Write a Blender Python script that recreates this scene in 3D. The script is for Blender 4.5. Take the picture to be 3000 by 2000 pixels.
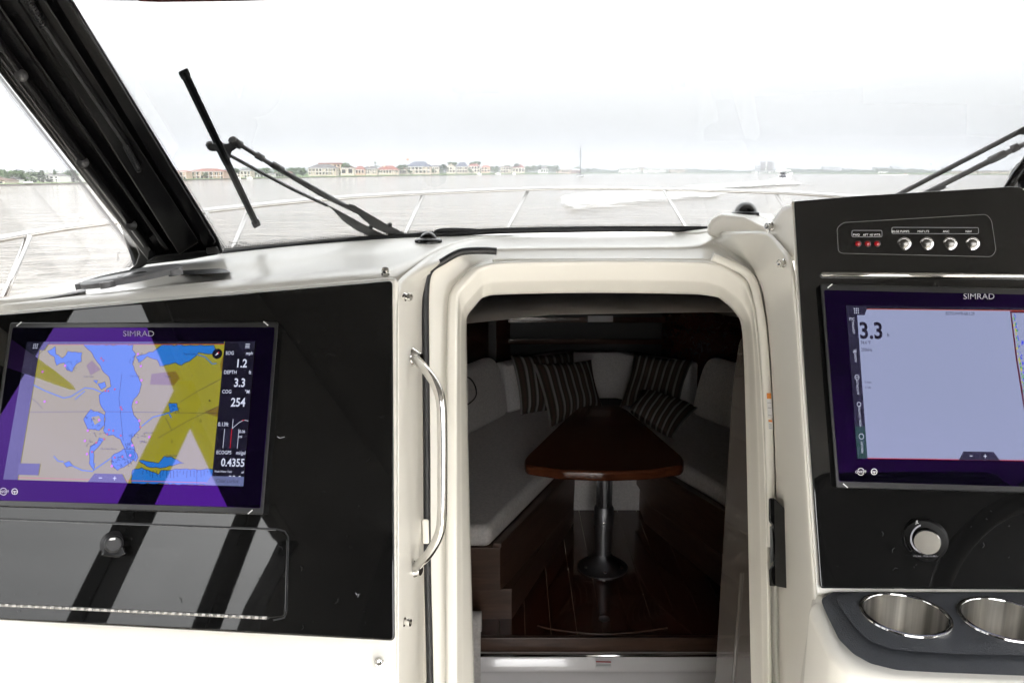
import bpy, bmesh, math, random
from mathutils import Vector, Matrix, noise as mnoise
random.seed(7)
S = bpy.context.scene
for o in list(bpy.data.objects): bpy.data.objects.remove(o)

# ------------------------------------------------------------------ camera, sky, sun, exposure
F = 2421.0                                   # focal length in pixels of the 3000 x 2000 photograph
PITCH = math.atan(495 / F)
CP, SP = math.cos(PITCH), math.sin(PITCH)
cam_d = bpy.data.cameras.new('camera'); cam_d.sensor_width = 36; cam_d.lens = 36 * F / 3000
cam_d.clip_start = .02; cam_d.clip_end = 20000
cam = bpy.data.objects.new('camera', cam_d); S.collection.objects.link(cam)
cam.rotation_euler = (math.pi / 2 - PITCH, 0, 0)
S.camera = cam
SEA = -2.6                                   # the sea lies 2.6 m below the eye, which is the origin
SUN_EL, SUN_AZ = math.radians(38), math.radians(200)   # azimuth clockwise from the bow (+Y): astern, a little to port
S.view_settings.view_transform = 'Standard'; S.view_settings.look = 'None'
S.view_settings.gamma = 1; S.view_settings.use_curve_mapping = False
S.view_settings.exposure = 3.85
S.cycles.use_denoising = True
S.cycles.max_bounces = 10; S.cycles.transparent_max_bounces = 24
S.cycles.volume_bounces = 0
S.cycles.caustics_reflective = False; S.cycles.caustics_refractive = False
S.cycles.sample_clamp_indirect = 8
wd = bpy.data.worlds.new('World'); S.world = wd; wd.use_nodes = True
N, Lk = wd.node_tree.nodes, wd.node_tree.links
bg = N['Background']
sky = N.new('ShaderNodeTexSky'); sky.sky_type = 'NISHITA'; sky.sun_disc = False
sky.sun_elevation = SUN_EL; sky.sun_rotation = SUN_AZ
sky.air_density = 1.0; sky.dust_density = 4.0; sky.ozone_density = 1.0; sky.altitude = 0
hs = N.new('ShaderNodeHueSaturation'); hs.inputs['Saturation'].default_value = .15
Lk.new(sky.outputs[0], hs.inputs['Color'])
dk_ = N.new('ShaderNodeMix'); dk_.data_type = 'RGBA'; dk_.inputs['Factor'].default_value = .72; dk_.inputs['B'].default_value = (6.2, 6.15, 6.12, 1)   # even cloud deck hides most of the clear sky
Lk.new(hs.outputs[0], dk_.inputs['A'])
# overcast: the cloud deck is about three times brighter overhead than at the horizon
tc = N.new('ShaderNodeTexCoord'); sx = N.new('ShaderNodeSeparateXYZ'); Lk.new(tc.outputs['Generated'], sx.inputs[0])
mr = N.new('ShaderNodeMapRange'); mr.inputs['From Min'].default_value = 0; mr.interpolation_type = 'SMOOTHSTEP'; mr.inputs['From Max'].default_value = .42
mr.inputs['To Min'].default_value = .31; mr.inputs['To Max'].default_value = 1.15; Lk.new(sx.outputs['Z'], mr.inputs['Value'])
cn = N.new('ShaderNodeTexNoise'); cn.inputs['Scale'].default_value = 2.2; cn.inputs['Detail'].default_value = 5
mp = N.new('ShaderNodeMapping'); mp.inputs['Scale'].default_value = (1, 1, 4.5); Lk.new(tc.outputs['Generated'], mp.inputs[0]); Lk.new(mp.outputs[0], cn.inputs['Vector'])
cr = N.new('ShaderNodeMapRange'); cr.inputs['From Min'].default_value = .3; cr.inputs['From Max'].default_value = .7
cr.inputs['To Min'].default_value = .93; cr.inputs['To Max'].default_value = 1.07; Lk.new(cn.outputs['Fac'], cr.inputs['Value'])
mm = N.new('ShaderNodeMath'); mm.operation = 'MULTIPLY'; Lk.new(mr.outputs[0], mm.inputs[0]); Lk.new(cr.outputs[0], mm.inputs[1])
vm = N.new('ShaderNodeVectorMath'); vm.operation = 'SCALE'; Lk.new(dk_.outputs['Result'], vm.inputs[0]); Lk.new(mm.outputs[0], vm.inputs['Scale'])
Lk.new(vm.outputs[0], bg.inputs['Color']); bg.inputs['Strength'].default_value = .1
sd = bpy.data.lights.new('sun', 'SUN'); sd.energy = .6; sd.angle = math.radians(14); sd.color = (1, .96, .9)
sun = bpy.data.objects.new('sun', sd); S.collection.objects.link(sun)
sdir = Vector((math.sin(SUN_AZ) * math.cos(SUN_EL), math.cos(SUN_AZ) * math.cos(SUN_EL), math.sin(SUN_EL)))
sun.rotation_euler = sdir.to_track_quat('Z', 'Y').to_euler(); sun.location = sdir * 30

# ------------------------------------------------------------------ photograph geometry: rays onto planes of the boat
def ray(px, py): return (px - 1500) / F, (py - 1000) / F
def D(px, py, Z):
    rx, ry = ray(px, py); return Vector((rx * Z, Z * (CP - ry * SP), -Z * (SP + ry * CP)))
def plane(a, b, c):
    k = math.sqrt(1 + b * b + c * c)
    def fn(px, py, o=0):
        rx, ry = ray(px, py); return D(px, py, (a - o * k) / (1 - b * rx - c * ry))
    return fn
LP = plane(1.06, -.15, -.25)                 # port instrument panel
RP = plane(1.03, 0, -.2)                     # helm panel
def HZ(z):
    def fn(px, py, o=0):
        rx, ry = ray(px, py); return D(px, py, -(z + o) / (SP + ry * CP))
    return fn
def FW(y):
    def fn(px, py, o=0):
        rx, ry = ray(px, py); return D(px, py, (y - o) / (CP - ry * SP))
    return fn
def WS(px, py, o=0):                         # raked windscreen
    rx, ry = ray(px, py); return D(px, py, (1.5895 - o) / (CP - ry * SP - .85 * (SP + ry * CP)))
def CZ(Z):
    return lambda px, py, o=0: D(px, py, Z - o)

# ------------------------------------------------------------------ mesh helpers
def link(o, parent=None):
    S.collection.objects.link(o)
    if parent is not None: o.parent = parent
    return o
def thing(name, label, cat, group=None, kind=None):
    o = link(bpy.data.objects.new(name, None)); o['label'] = label; o['category'] = cat
    if group: o['group'] = group
    if kind: o['kind'] = kind
    return o
def tag(o, label=None, cat=None, group=None, kind=None):
    if label: o['label'] = label
    if cat: o['category'] = cat
    if group: o['group'] = group
    if kind: o['kind'] = kind
    return o
def mesh(name, vs, fs, mat, parent=None, smooth=False, bevel=0, seg=2, sub=0, angle=35, fix=True):
    me = bpy.data.meshes.new(name); me.from_pydata([tuple(v) for v in vs], [], fs)
    if fix:
        bm = bmesh.new(); bm.from_mesh(me); bmesh.ops.recalc_face_normals(bm, faces=bm.faces); bm.to_mesh(me); bm.free()
    me.materials.append(mat); o = link(bpy.data.objects.new(name, me), parent)
    if smooth:
        for p in me.polygons: p.use_smooth = True
    if bevel:
        b = o.modifiers.new('bevel', 'BEVEL'); b.width = bevel; b.segments = seg; b.limit_method = 'ANGLE'; b.angle_limit = math.radians(angle)
        for p in me.polygons: p.use_smooth = True
        w = o.modifiers.new('wn', 'WEIGHTED_NORMAL'); w.keep_sharp = True
    if sub:
        s = o.modifiers.new('sub', 'SUBSURF'); s.levels = s.render_levels = sub
        for p in me.polygons: p.use_smooth = True
    return o
def box(name, lo, hi, mat, parent=None, bevel=0, seg=2):
    x0, y0, z0 = lo; x1, y1, z1 = hi
    v = [(x0, y0, z0), (x1, y0, z0), (x1, y1, z0), (x0, y1, z0), (x0, y0, z1), (x1, y0, z1), (x1, y1, z1), (x0, y1, z1)]
    return mesh(name, v, [(0, 3, 2, 1), (4, 5, 6, 7), (0, 1, 5, 4), (1, 2, 6, 5), (2, 3, 7, 6), (3, 0, 4, 7)], mat, parent, bevel=bevel, seg=seg)
def prism(name, front, back, mat, parent=None, bevel=0, seg=2, angle=35):
    n = len(front); v = list(front) + list(back)
    f = [tuple(range(n)), tuple(range(2 * n - 1, n - 1, -1))] + [(i, n + i, n + (i + 1) % n, (i + 1) % n) for i in range(n)]
    return mesh(name, v, f, mat, parent, bevel=bevel, seg=seg, angle=angle)
def rounded(pts, r, n=5):                    # rounds the corners of a pixel polygon; r one value or one per corner
    out = []
    for i, p in enumerate(pts):
        rr = r[i] if isinstance(r, (list, tuple)) else r
        p = Vector(p[:2]); a = Vector(pts[i - 1][:2]); b = Vector(pts[(i + 1) % len(pts)][:2])
        if rr <= 0: out.append((p.x, p.y)); continue
        pa = p + (a - p).normalized() * min(rr, (a - p).length * .45); pb = p + (b - p).normalized() * min(rr, (b - p).length * .45)
        for k in range(n + 1):
            t = k / n; q = pa * (1 - t) ** 2 + p * 2 * t * (1 - t) + pb * t * t; out.append((q.x, q.y))
    return out
def slab(name, pts, fn, o1, o0, mat, parent=None, bevel=0, seg=2):   # pixel polygon on a plane, thickness from o0 (back) to o1 (front)
    return prism(name, [fn(x, y, o1) for x, y in pts], [fn(x, y, o0) for x, y in pts], mat, parent, bevel, seg)
def sheet(name, pts, fn, o, mat, parent=None):
    return mesh(name, [fn(x, y, o) for x, y in pts], [tuple(range(len(pts)))], mat, parent, fix=False)
def smooth_path(pts, n=6, closed=False):
    P = [Vector(p) for p in pts]; out = []; m = len(P)
    for i in range(m if closed else m - 1):
        g = lambda k: P[k % m] if closed else P[max(0, min(m - 1, k))]
        a, b, c, d = g(i - 1), g(i), g(i + 1), g(i + 2)
        for k in range(n):
            t = k / n
            out.append(.5 * ((2 * b) + (c - a) * t + (2 * a - 5 * b + 4 * c - d) * t * t + (3 * b - a - 3 * c + d) * t ** 3))
    if not closed: out.append(P[-1])
    return out
def tube(name, path, r, mat, parent=None, sides=10, closed=False, caps=True):
    P = [Vector(p) for p in path]; n = len(P); vs = []; fs = []
    rr = r if isinstance(r, (list, tuple)) else [r] * n
    t0 = (P[1] - P[0]).normalized(); up = Vector((0, 0, 1)) if abs(t0.z) < .9 else Vector((1, 0, 0))
    nrm = (up - t0 * up.dot(t0)).normalized()
    for i in range(n):
        if closed: t = (P[(i + 1) % n] - P[i - 1]).normalized()
        else: t = (P[min(i + 1, n - 1)] - P[max(i - 1, 0)]).normalized()
        nrm = (nrm - t * nrm.dot(t)).normalized(); b = t.cross(nrm)
        for k in range(sides):
            a = 2 * math.pi * k / sides; vs.append(P[i] + (nrm * math.cos(a) + b * math.sin(a)) * rr[i])
    for i in range(n if closed else n - 1):
        for k in range(sides):
            j = (i + 1) % n; fs.append((i * sides + k, i * sides + (k + 1) % sides, j * sides + (k + 1) % sides, j * sides + k))
    if caps and not closed: fs += [tuple(range(sides - 1, -1, -1)), tuple(range((n - 1) * sides, n * sides))]
    o = mesh(name, vs, fs, mat, parent)
    for p in o.data.polygons: p.use_smooth = len(p.vertices) == 4
    return o
def lathe(name, prof, mat, parent=None, at=(0, 0, 0), axis=(0, 0, 1), n=32, smooth=True, caps=True):
    q = Vector(axis).normalized().to_track_quat('Z', 'Y'); vs = []; fs = []
    for r, z in prof:
        for k in range(n):
            a = 2 * math.pi * k / n; vs.append(Vector(at) + q @ Vector((r * math.cos(a), r * math.sin(a), z)))
    for i in range(len(prof) - 1):
        for k in range(n): fs.append((i * n + k, i * n + (k + 1) % n, (i + 1) * n + (k + 1) % n, (i + 1) * n + k))
    if caps and prof[0][0] > 1e-6: fs.append(tuple(range(n - 1, -1, -1)))
    if caps and prof[-1][0] > 1e-6: fs.append(tuple(range((len(prof) - 1) * n, len(prof) * n)))
    o = mesh(name, vs, fs, mat, parent)
    if smooth:
        for p in o.data.polygons: p.use_smooth = len(p.vertices) == 4
        e = o.modifiers.new('split', 'EDGE_SPLIT'); e.split_angle = math.radians(40)
    return o
def loft(name, rows, mat, parent=None, sub=2, closed=False, fix=True, crease=None):
    m = len(rows[0]); vs = [p for r in rows for p in r]; fs = []
    for i in range(len(rows) - 1):
        for k in range(m if closed else m - 1):
            fs.append((i * m + k, i * m + (k + 1) % m, (i + 1) * m + (k + 1) % m, (i + 1) * m + k))
    o = mesh(name, vs, fs, mat, parent, smooth=True, sub=sub, fix=fix)
    if crease:
        at = o.data.attributes.new('crease_edge', 'FLOAT', 'EDGE')
        for e in o.data.edges:
            a, b = e.vertices
            if a // m == b // m: at.data[e.index].value = crease.get(a // m, 0)
    return o
def cut_holes(objs, holes):                   # real round holes: (centre, radius, depth)
    for o in objs:
        for c, r, dp in holes:
            k = lathe('cutter', [(r, -dp), (r, .05)], o.data.materials[0], None, c, (0, 0, 1), 56, smooth=False)
            b = o.modifiers.new('cut', 'BOOLEAN'); b.object = k; b.operation = 'DIFFERENCE'; b.solver = 'EXACT'
            bpy.context.view_layer.update(); me = bpy.data.meshes.new_from_object(o.evaluated_get(bpy.context.evaluated_depsgraph_get()))
            o.modifiers.clear(); o.data = me; bpy.data.objects.remove(k)
def stroke(name, paths, w, fn, o, mat, parent=None, closed=False):   # flat printed lines on a plane (pixel polylines)
    vs = []; fs = []
    for path in paths:
        P = [Vector(p) for p in path]; n = len(P); base = len(vs)
        for i in range(n):
            t = (P[(i + 1) % n] - P[i - 1]) if closed else (P[min(i + 1, n - 1)] - P[max(i - 1, 0)])
            if t.length < 1e-6: t = Vector((1, 0))
            t.normalize(); q = Vector((-t.y, t.x)) * w / 2
            vs += [fn(*(P[i] + q), o), fn(*(P[i] - q), o)]
        for i in range(n if closed else n - 1):
            j = (i + 1) % n; fs.append((base + 2 * i, base + 2 * i + 1, base + 2 * j + 1, base + 2 * j))
    o_ = mesh(name, vs, fs, mat, parent, fix=False)
    if len(paths) > 2: o_['kind'] = 'stuff'
    return o_
def text(name, s, px, py, h, fn, o, mat, parent=None, align='LEFT', rot=0, sx=1.0, bold=0):   # lettering; h = capital height in pixels
    cu = bpy.data.curves.new('t', 'FONT'); cu.body = s; cu.size = h / .72; cu.align_x = align; cu.resolution_u = 3; cu.offset = bold * h
    to = bpy.data.objects.new('t', cu); S.collection.objects.link(to)
    bpy.context.view_layer.update()
    me = bpy.data.meshes.new_from_object(to.evaluated_get(bpy.context.evaluated_depsgraph_get()))
    bpy.data.objects.remove(to); bpy.data.curves.remove(cu)
    me.name = name; c, sn = math.cos(rot), math.sin(rot)
    for v in me.vertices:
        x, y = v.co.x * sx, v.co.y
        v.co = fn(px + x * c - y * sn, py - (x * sn + y * c), o)
    me.materials.clear(); me.materials.append(mat)
    return link(bpy.data.objects.new(name, me), parent)

# ------------------------------------------------------------------ materials
def pm(name, col, rough=.5, metal=0, ior=1.5, coat=0, emis=None, estr=1, tint=None, vary=0, vscale=8, bump=0, bscale=200, spec=None, rvar=0):
    m = bpy.data.materials.new(name); m.use_nodes = True; t = m.node_tree; b = t.nodes['Principled BSDF']
    b.inputs['Base Color'].default_value = (*col, 1); b.inputs['Roughness'].default_value = rough
    b.inputs['Metallic'].default_value = metal; b.inputs['IOR'].default_value = ior
    b.inputs['Coat Weight'].default_value = coat; b.inputs['Coat Roughness'].default_value = .04
    if spec is not None: b.inputs['Specular IOR Level'].default_value = spec
    if tint: b.inputs['Specular Tint'].default_value = (*tint, 1)
    if emis: b.inputs['Emission Color'].default_value = (*emis, 1); b.inputs['Emission Strength'].default_value = estr
    if vary or bump or rvar:
        tcn = t.nodes.new('ShaderNodeTexCoord')
    if vary:
        n = t.nodes.new('ShaderNodeTexNoise'); n.inputs['Scale'].default_value = vscale; n.inputs['Detail'].default_value = 6
        t.links.new(tcn.outputs['Object'], n.inputs['Vector'])
        r = t.nodes.new('ShaderNodeMapRange'); r.inputs['From Min'].default_value = .3; r.inputs['From Max'].default_value = .7
        r.inputs['To Min'].default_value = 1 - vary; r.inputs['To Max'].default_value = 1 + vary; t.links.new(n.outputs['Fac'], r.inputs['Value'])
        s = t.nodes.new('ShaderNodeVectorMath'); s.operation = 'SCALE'; s.inputs[0].default_value = col; t.links.new(r.outputs[0], s.inputs['Scale'])
        t.links.new(s.outputs[0], b.inputs['Base Color'])
    if rvar:
        n2 = t.nodes.new('ShaderNodeTexNoise'); n2.inputs['Scale'].default_value = vscale * 3; n2.inputs['Detail'].default_value = 8
        t.links.new(tcn.outputs['Object'], n2.inputs['Vector'])
        r2 = t.nodes.new('ShaderNodeMapRange'); r2.inputs['From Min'].default_value = .35; r2.inputs['From Max'].default_value = .75
        r2.inputs['To Min'].default_value = rough; r2.inputs['To Max'].default_value = rough + rvar; t.links.new(n2.outputs['Fac'], r2.inputs['Value'])
        t.links.new(r2.outputs[0], b.inputs['Roughness'])
    if bump:
        n = t.nodes.new('ShaderNodeTexNoise'); n.inputs['Scale'].default_value = bscale; n.inputs['Detail'].default_value = 3
        t.links.new(tcn.outputs['Object'], n.inputs['Vector'])
        bp = t.nodes.new('ShaderNodeBump'); bp.inputs['Strength'].default_value = bump; bp.inputs['Distance'].default_value = .002
        t.links.new(n.outputs['Fac'], bp.inputs['Height']); t.links.new(bp.outputs[0], b.inputs['Normal'])
    return m
def glass(name, trans=(.9, .92, .92)):       # thin pane: clear with a Fresnel reflection
    m = bpy.data.materials.new(name); m.use_nodes = True; t = m.node_tree; t.nodes.remove(t.nodes['Principled BSDF'])
    out = t.nodes['Material Output']; a = t.nodes.new('ShaderNodeBsdfTransparent'); a.inputs[0].default_value = (*trans, 1)
    g = t.nodes.new('ShaderNodeBsdfGlossy'); g.inputs['Roughness'].default_value = .01
    fr = t.nodes.new('ShaderNodeFresnel'); fr.inputs['IOR'].default_value = 1.3
    mx = t.nodes.new('ShaderNodeMixShader'); t.links.new(fr.outputs[0], mx.inputs[0]); t.links.new(a.outputs[0], mx.inputs[1]); t.links.new(g.outputs[0], mx.inputs[2])
    t.links.new(mx.outputs[0], out.inputs['Surface']); return m
def wood(name, c1, c2, scale=(1, 12, 12), rough=.2, coat=.6):
    m = pm(name, c1, rough, coat=coat); t = m.node_tree; b = t.nodes['Principled BSDF']
    tcn = t.nodes.new('ShaderNodeTexCoord'); mp = t.nodes.new('ShaderNodeMapping'); mp.inputs['Scale'].default_value = scale
    n = t.nodes.new('ShaderNodeTexNoise'); n.inputs['Scale'].default_value = 3; n.inputs['Detail'].default_value = 8; n.inputs['Distortion'].default_value = 1.2
    r = t.nodes.new('ShaderNodeValToRGB'); r.color_ramp.elements[0].position = .35; r.color_ramp.elements[1].position = .68
    r.color_ramp.elements[0].color = (*c1, 1); r.color_ramp.elements[1].color = (*c2, 1)
    t.links.new(tcn.outputs['Object'], mp.inputs[0]); t.links.new(mp.outputs[0], n.inputs['Vector']); t.links.new(n.outputs['Fac'], r.inputs[0]); t.links.new(r.outputs[0], b.inputs['Base Color'])
    return m
M = {}
M['gel'] = pm('gelcoat', (.88, .855, .79), .26, vary=.02, vscale=3, spec=.32)
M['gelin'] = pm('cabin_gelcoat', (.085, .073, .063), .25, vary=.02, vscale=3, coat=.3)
M['black'] = pm('black_acrylic', (.006, .006, .006), .015, ior=1.55, rvar=.022, vscale=5)
M['blackedge'] = pm('black_edge', (.008, .008, .009), .12)
M['frame'] = pm('black_powder_coat', (.006, .006, .0065), .24, bump=.05, bscale=500, vary=.2, spec=.22)
M['rubber'] = pm('black_rubber', (.018, .018, .02), .45, vary=.25, vscale=30)
M['wiper'] = pm('flare_lifted_wiper', (.3, .3, .31), .5, vary=.12, vscale=20)  # base grey lifted to stand in for flare and offset the tinted glass
M['plastic'] = pm('wiper_plastic', (.13, .13, .135), .42, vary=.15, vscale=20)
M['grey'] = pm('grey_plastic', (.2, .2, .205), .4, vary=.15, vscale=30)
M['steel'] = pm('polished_steel', (.78, .77, .75), .08, 1, vary=.05, vscale=20)
M['brushed'] = pm('brushed_steel', (.72, .7, .67), .38, 1, vary=.08, vscale=60)
M['rail'] = pm('rail_steel', (.5, .49, .48), .13, 1)
M['alu'] = pm('satin_aluminium', (.24, .24, .255), .46, 1, vary=.06, vscale=40)
M['charcoal'] = pm('charcoal_vinyl', (.052, .056, .064), .5, bump=.5, bscale=650, vary=.1, vscale=40)
M['glass'] = glass('windscreen_glass', (.548, .555, .556))
M['glass2'] = glass('side_glass', (.325, .33, .33))
M['bezel'] = pm('display_glass', (.002, .002, .004), .02, ior=1.62, tint=(.27, .02, 1))
M['casing'] = pm('display_casing', (.016, .016, .017), .3)
M['white'] = pm('white_print', (.75, .75, .75), .5)
M['lettering'] = pm('pale_lettering', (.3, .3, .33), .5)
M['red'] = pm('red_lens', (.28, .006, .01), .15, coat=.5)
M['orange'] = pm('orange_label', (.75, .25, .03), .5)
M['warnred'] = pm('red_label', (.45, .03, .05), .5)
M['wood'] = wood('cherry_wood', (.042, .010, .005), (.075, .02, .009), (14, 1.2, 14))
M['table'] = wood('table_wood', (.10, .028, .012), (.17, .05, .02), (1.5, 14, 14), .2, .25)
M['cap'] = pm('button_cap_steel', (.17, .165, .155), .25, 1)
M['ring'] = pm('knob_ring', (.006, .006, .006), .5, spec=.15)
def streak_steel():
    m = pm('cup_steel', (.5, .49, .46), .3, 1); t = m.node_tree; b = t.nodes['Principled BSDF']
    tcn = t.nodes.new('ShaderNodeTexCoord'); mp = t.nodes.new('ShaderNodeMapping'); mp.inputs['Scale'].default_value = (90, 90, 2)
    n = t.nodes.new('ShaderNodeTexNoise'); n.inputs['Scale'].default_value = 1; n.inputs['Detail'].default_value = 5
    r = t.nodes.new('ShaderNodeValToRGB'); r.color_ramp.elements[0].position = .3; r.color_ramp.elements[1].position = .7
    r.color_ramp.elements[0].color = (.34, .33, .31, 1); r.color_ramp.elements[1].color = (.88, .86, .82, 1)
    t.links.new(tcn.outputs['Object'], mp.inputs[0]); t.links.new(mp.outputs[0], n.inputs['Vector']); t.links.new(n.outputs['Fac'], r.inputs[0]); t.links.new(r.outputs[0], b.inputs['Base Color']); return m
M['cup'] = streak_steel()
M['walnut'] = wood('berth_wood', (.058, .031, .021), (.095, .053, .036), (2, 2, 14), .35, .2)
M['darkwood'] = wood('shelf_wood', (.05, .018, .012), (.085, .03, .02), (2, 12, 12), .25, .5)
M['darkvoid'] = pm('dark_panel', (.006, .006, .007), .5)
M['fabric'] = pm('cushion_fabric', (.66, .63, .61), .85, bump=.6, bscale=320, vary=.12, vscale=90, spec=.2)
M['fabric2'] = pm('bow_fabric', (.66, .64, .63), .85, bump=.6, bscale=320, vary=.1, vscale=90, spec=.2)
M['piping'] = pm('dark_piping', (.02, .018, .017), .6)
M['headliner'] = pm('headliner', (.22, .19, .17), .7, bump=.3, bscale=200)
M['seat'] = pm('helm_seat_vinyl', (.03, .03, .03), .5)
M['wheel'] = pm('wheel_leather', (.02, .02, .022), .5)
M['deck'] = pm('deck_nonskid', (.74, .72, .68), .6, bump=.4, bscale=300)
M['hard'] = pm('hardtop_liner', (.11, .108, .105), .5)

def frit_mat():                              # printed dots along the glass edge, fading out to clear glass
    m = bpy.data.materials.new('frit_dots'); m.use_nodes = True; t = m.node_tree; b = t.nodes['Principled BSDF']
    b.inputs['Base Color'].default_value = (.01, .01, .01, 1)
    uv = t.nodes.new('ShaderNodeUVMap'); mp = t.nodes.new('ShaderNodeMapping'); mp.inputs['Scale'].default_value = (1, 1, 1)
    v = t.nodes.new('ShaderNodeTexVoronoi'); v.inputs['Randomness'].default_value = 0; v.inputs['Scale'].default_value = 1; v.voronoi_dimensions = '2D'
    t.links.new(uv.outputs[0], mp.inputs[0]); t.links.new(mp.outputs[0], v.inputs['Vector'])
    sp = t.nodes.new('ShaderNodeSeparateXYZ'); t.links.new(uv.outputs[0], sp.inputs[0])
    ra = t.nodes.new('ShaderNodeMapRange'); ra.inputs['From Min'].default_value = 0; ra.inputs['From Max'].default_value = 4
    ra.inputs['To Min'].default_value = .62; ra.inputs['To Max'].default_value = .12; t.links.new(sp.outputs['Y'], ra.inputs['Value'])
    lt = t.nodes.new('ShaderNodeMath'); lt.operation = 'LESS_THAN'; t.links.new(v.outputs['Distance'], lt.inputs[0]); t.links.new(ra.outputs[0], lt.inputs[1])
    tr = t.nodes.new('ShaderNodeBsdfTransparent'); mx = t.nodes.new('ShaderNodeMixShader')
    t.links.new(lt.outputs[0], mx.inputs[0]); t.links.new(tr.outputs[0], mx.inputs[1]); t.links.new(b.outputs[0], mx.inputs[2])
    t.links.new(mx.outputs[0], t.nodes['Material Output'].inputs['Surface']); return m
M['frit'] = frit_mat()
def frit_strip(name, path, w, fn, o, parent, side=1):   # path in pixels; the dots fade towards `side`
    P = [Vector(p) for p in path]; vs = []; fs = []; uv = []; s = 0
    for i, p in enumerate(P):
        t = (P[min(i + 1, len(P) - 1)] - P[max(i - 1, 0)]).normalized(); q = Vector((t.y, -t.x)) * side
        if i: s += (p - P[i - 1]).length
        vs += [fn(*p, o), fn(*(p + q * w), o)]; uv += [(s / 5, 0), (s / 5, 4)]
    for i in range(len(P) - 1): fs.append((2 * i, 2 * i + 1, 2 * i + 3, 2 * i + 2))
    ob = mesh(name, vs, fs, M['frit'], parent, fix=False); l = ob.data.uv_layers.new(name='UVMap')
    for lp in ob.data.loops: l.data[lp.index].uv = uv[lp.vertex_index]
    return ob

# ================================================================== THE BOAT: hull, deck, dash, windscreen, hardtop
CX = .45                                     # centreline of the boat
boat = thing('boat_hull', 'white hull and foredeck of the motor boat inside the steel bow rail', 'boat hull')
hull_rows = []
for y, hw, zd in ((-3.2, 1.7, -.95), (-1, 1.85, -.9), (1.0, 1.9, -.85), (2.4, 1.85, -.8), (3.6, 1.65, -.74), (4.6, 1.25, -.7), (5.3, .78, -.68), (5.75, .3, -.66), (5.95, .01, -.66)):
    k = hw / 1.9
    hull_rows.append([Vector((CX + s * w * hw, y - (.0 if w > .9 else .35 * (1 - k)), z)) for s, w, z in
                      ((-1, 1, zd), (-1, .99, zd - .12), (-1, .93, zd - .9), (-1, .8, SEA - .1), (0, 0, SEA - .5), (1, .8, SEA - .1), (1, .93, zd - .9), (1, .99, zd - .12), (1, 1, zd))])
loft('hull', hull_rows, M['gel'], boat, sub=1)
def ceil_z(y): return -.2 - (y - 1.55) * (.57 / 3.45)
dk = []
for y, hw, zd in ((1.75, 1.87, -.83), (2.4, 1.83, -.8), (3.6, 1.63, -.74), (4.6, 1.23, -.7), (5.3, .76, -.68), (5.75, .28, -.66)):
    top = min(ceil_z(y) + .05, -.3) if y < 5.1 else zd + .02
    dk.append([Vector((CX + s * hw, y, z)) for s, z in ((-1, zd), (-.75, zd), (-.62, zd + (top - zd) * .6), (-.4, top), (0, top + .01), (.4, top), (.62, zd + (top - zd) * .6), (.75, zd), (1, zd))])
loft('foredeck', dk, M['deck'], boat, sub=1)
box('cockpit_floor', (-1.35, -3.1, -1.6), (2.25, .95, -1.55), M['deck'], boat)
box('coaming', (-1.42, -3.1, -1.55), (-1.0, 1.1, -.62), M['gel'], boat, .03, 3)
box('coaming', (1.75, -3.1, -1.55), (2.2, 1.1, -.62), M['gel'], boat, .03, 3)
box('transom', (-1.3, -3.15, -1.55), (2.2, -2.9, -.75), M['gel'], boat, .03, 3)

# ---- dash moulding round the companionway
dash = thing('dashboard', 'cream white glossy dashboard moulding around the open companionway', 'dashboard')
def P0(fn, *l): return [fn(*q) for q in l]
ZR = 1.42
def dd(Z, l): return [D(x, y, z[0] if z else Z) for x, y, *z in l]
L0 = [LP(1166, y, -.006) for y in (2150, 1700, 1300, 1000, 872)] + dd(0, [(1178, 822, 1.15), (1300, 728, 1.5), (1400, 699, 1.62), (1600, 692, 1.66), (1800, 689, 1.66), (2030, 687, 1.66), (2112, 684, 1.5), (2248, 684, 1.2)]) + \
     [RP(x, y, -.012) for x, y in ((2318, 770), (2338, 1000), (2356, 1300), (2384, 1700), (2415, 2150))]
L0b = [LP(1158, y, -.012) for y in (2150, 1700, 1300, 1000, 872)] + dd(0, [(1166, 818, 1.14), (1290, 722, 1.52), (1400, 694, 1.65), (1600, 687, 1.69), (1800, 684, 1.69), (2030, 682, 1.69), (2112, 678, 1.53), (2252, 676, 1.2)]) + \
      [RP(x, y, -.016) for x, y in ((2330, 762), (2350, 1000), (2370, 1300), (2398, 1700), (2430, 2150))]
L0c = [LP(1174, y, -.022) for y in (2150, 1700, 1300, 1000, 878)] + dd(0, [(1190, 826, 1.17), (1306, 736, 1.5), (1402, 706, 1.6), (1600, 699, 1.63), (1800, 696, 1.63), (2030, 694, 1.63), (2112, 690, 1.5), (2246, 696, 1.22)]) + \
      [RP(x, y, -.035) for x, y in ((2306, 775), (2325, 1000), (2342, 1300), (2368, 1700), (2398, 2150))]
L1 = dd(ZR, [(1240, 2150), (1240, 1700), (1239, 1300), (1238, 1000), (1240, 880), (1258, 798), (1342, 742), (1400, 729, 1.47), (1600, 726, 1.48), (1800, 725, 1.48), (2040, 724, 1.48), (2096, 702, 1.5), (2204, 777, 1.40), (2238, 862, 1.37), (2256, 1000, 1.37), (2270, 1300, 1.37), (2282, 1700, 1.37), (2284, 2150, 1.37)])
L1b = dd(ZR + .012, [(1250, 2150), (1250, 1700), (1249, 1300), (1248, 1000), (1250, 886), (1268, 806), (1348, 752), (1404, 738, 1.47), (1600, 735, 1.48), (1800, 734, 1.48), (2040, 732, 1.48), (2094, 716, 1.51), (2206, 778, 1.47), (2242, 864, 1.47), (2260, 1000, 1.47), (2274, 1300, 1.47), (2286, 1700, 1.47), (2288, 2150, 1.47)])
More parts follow.
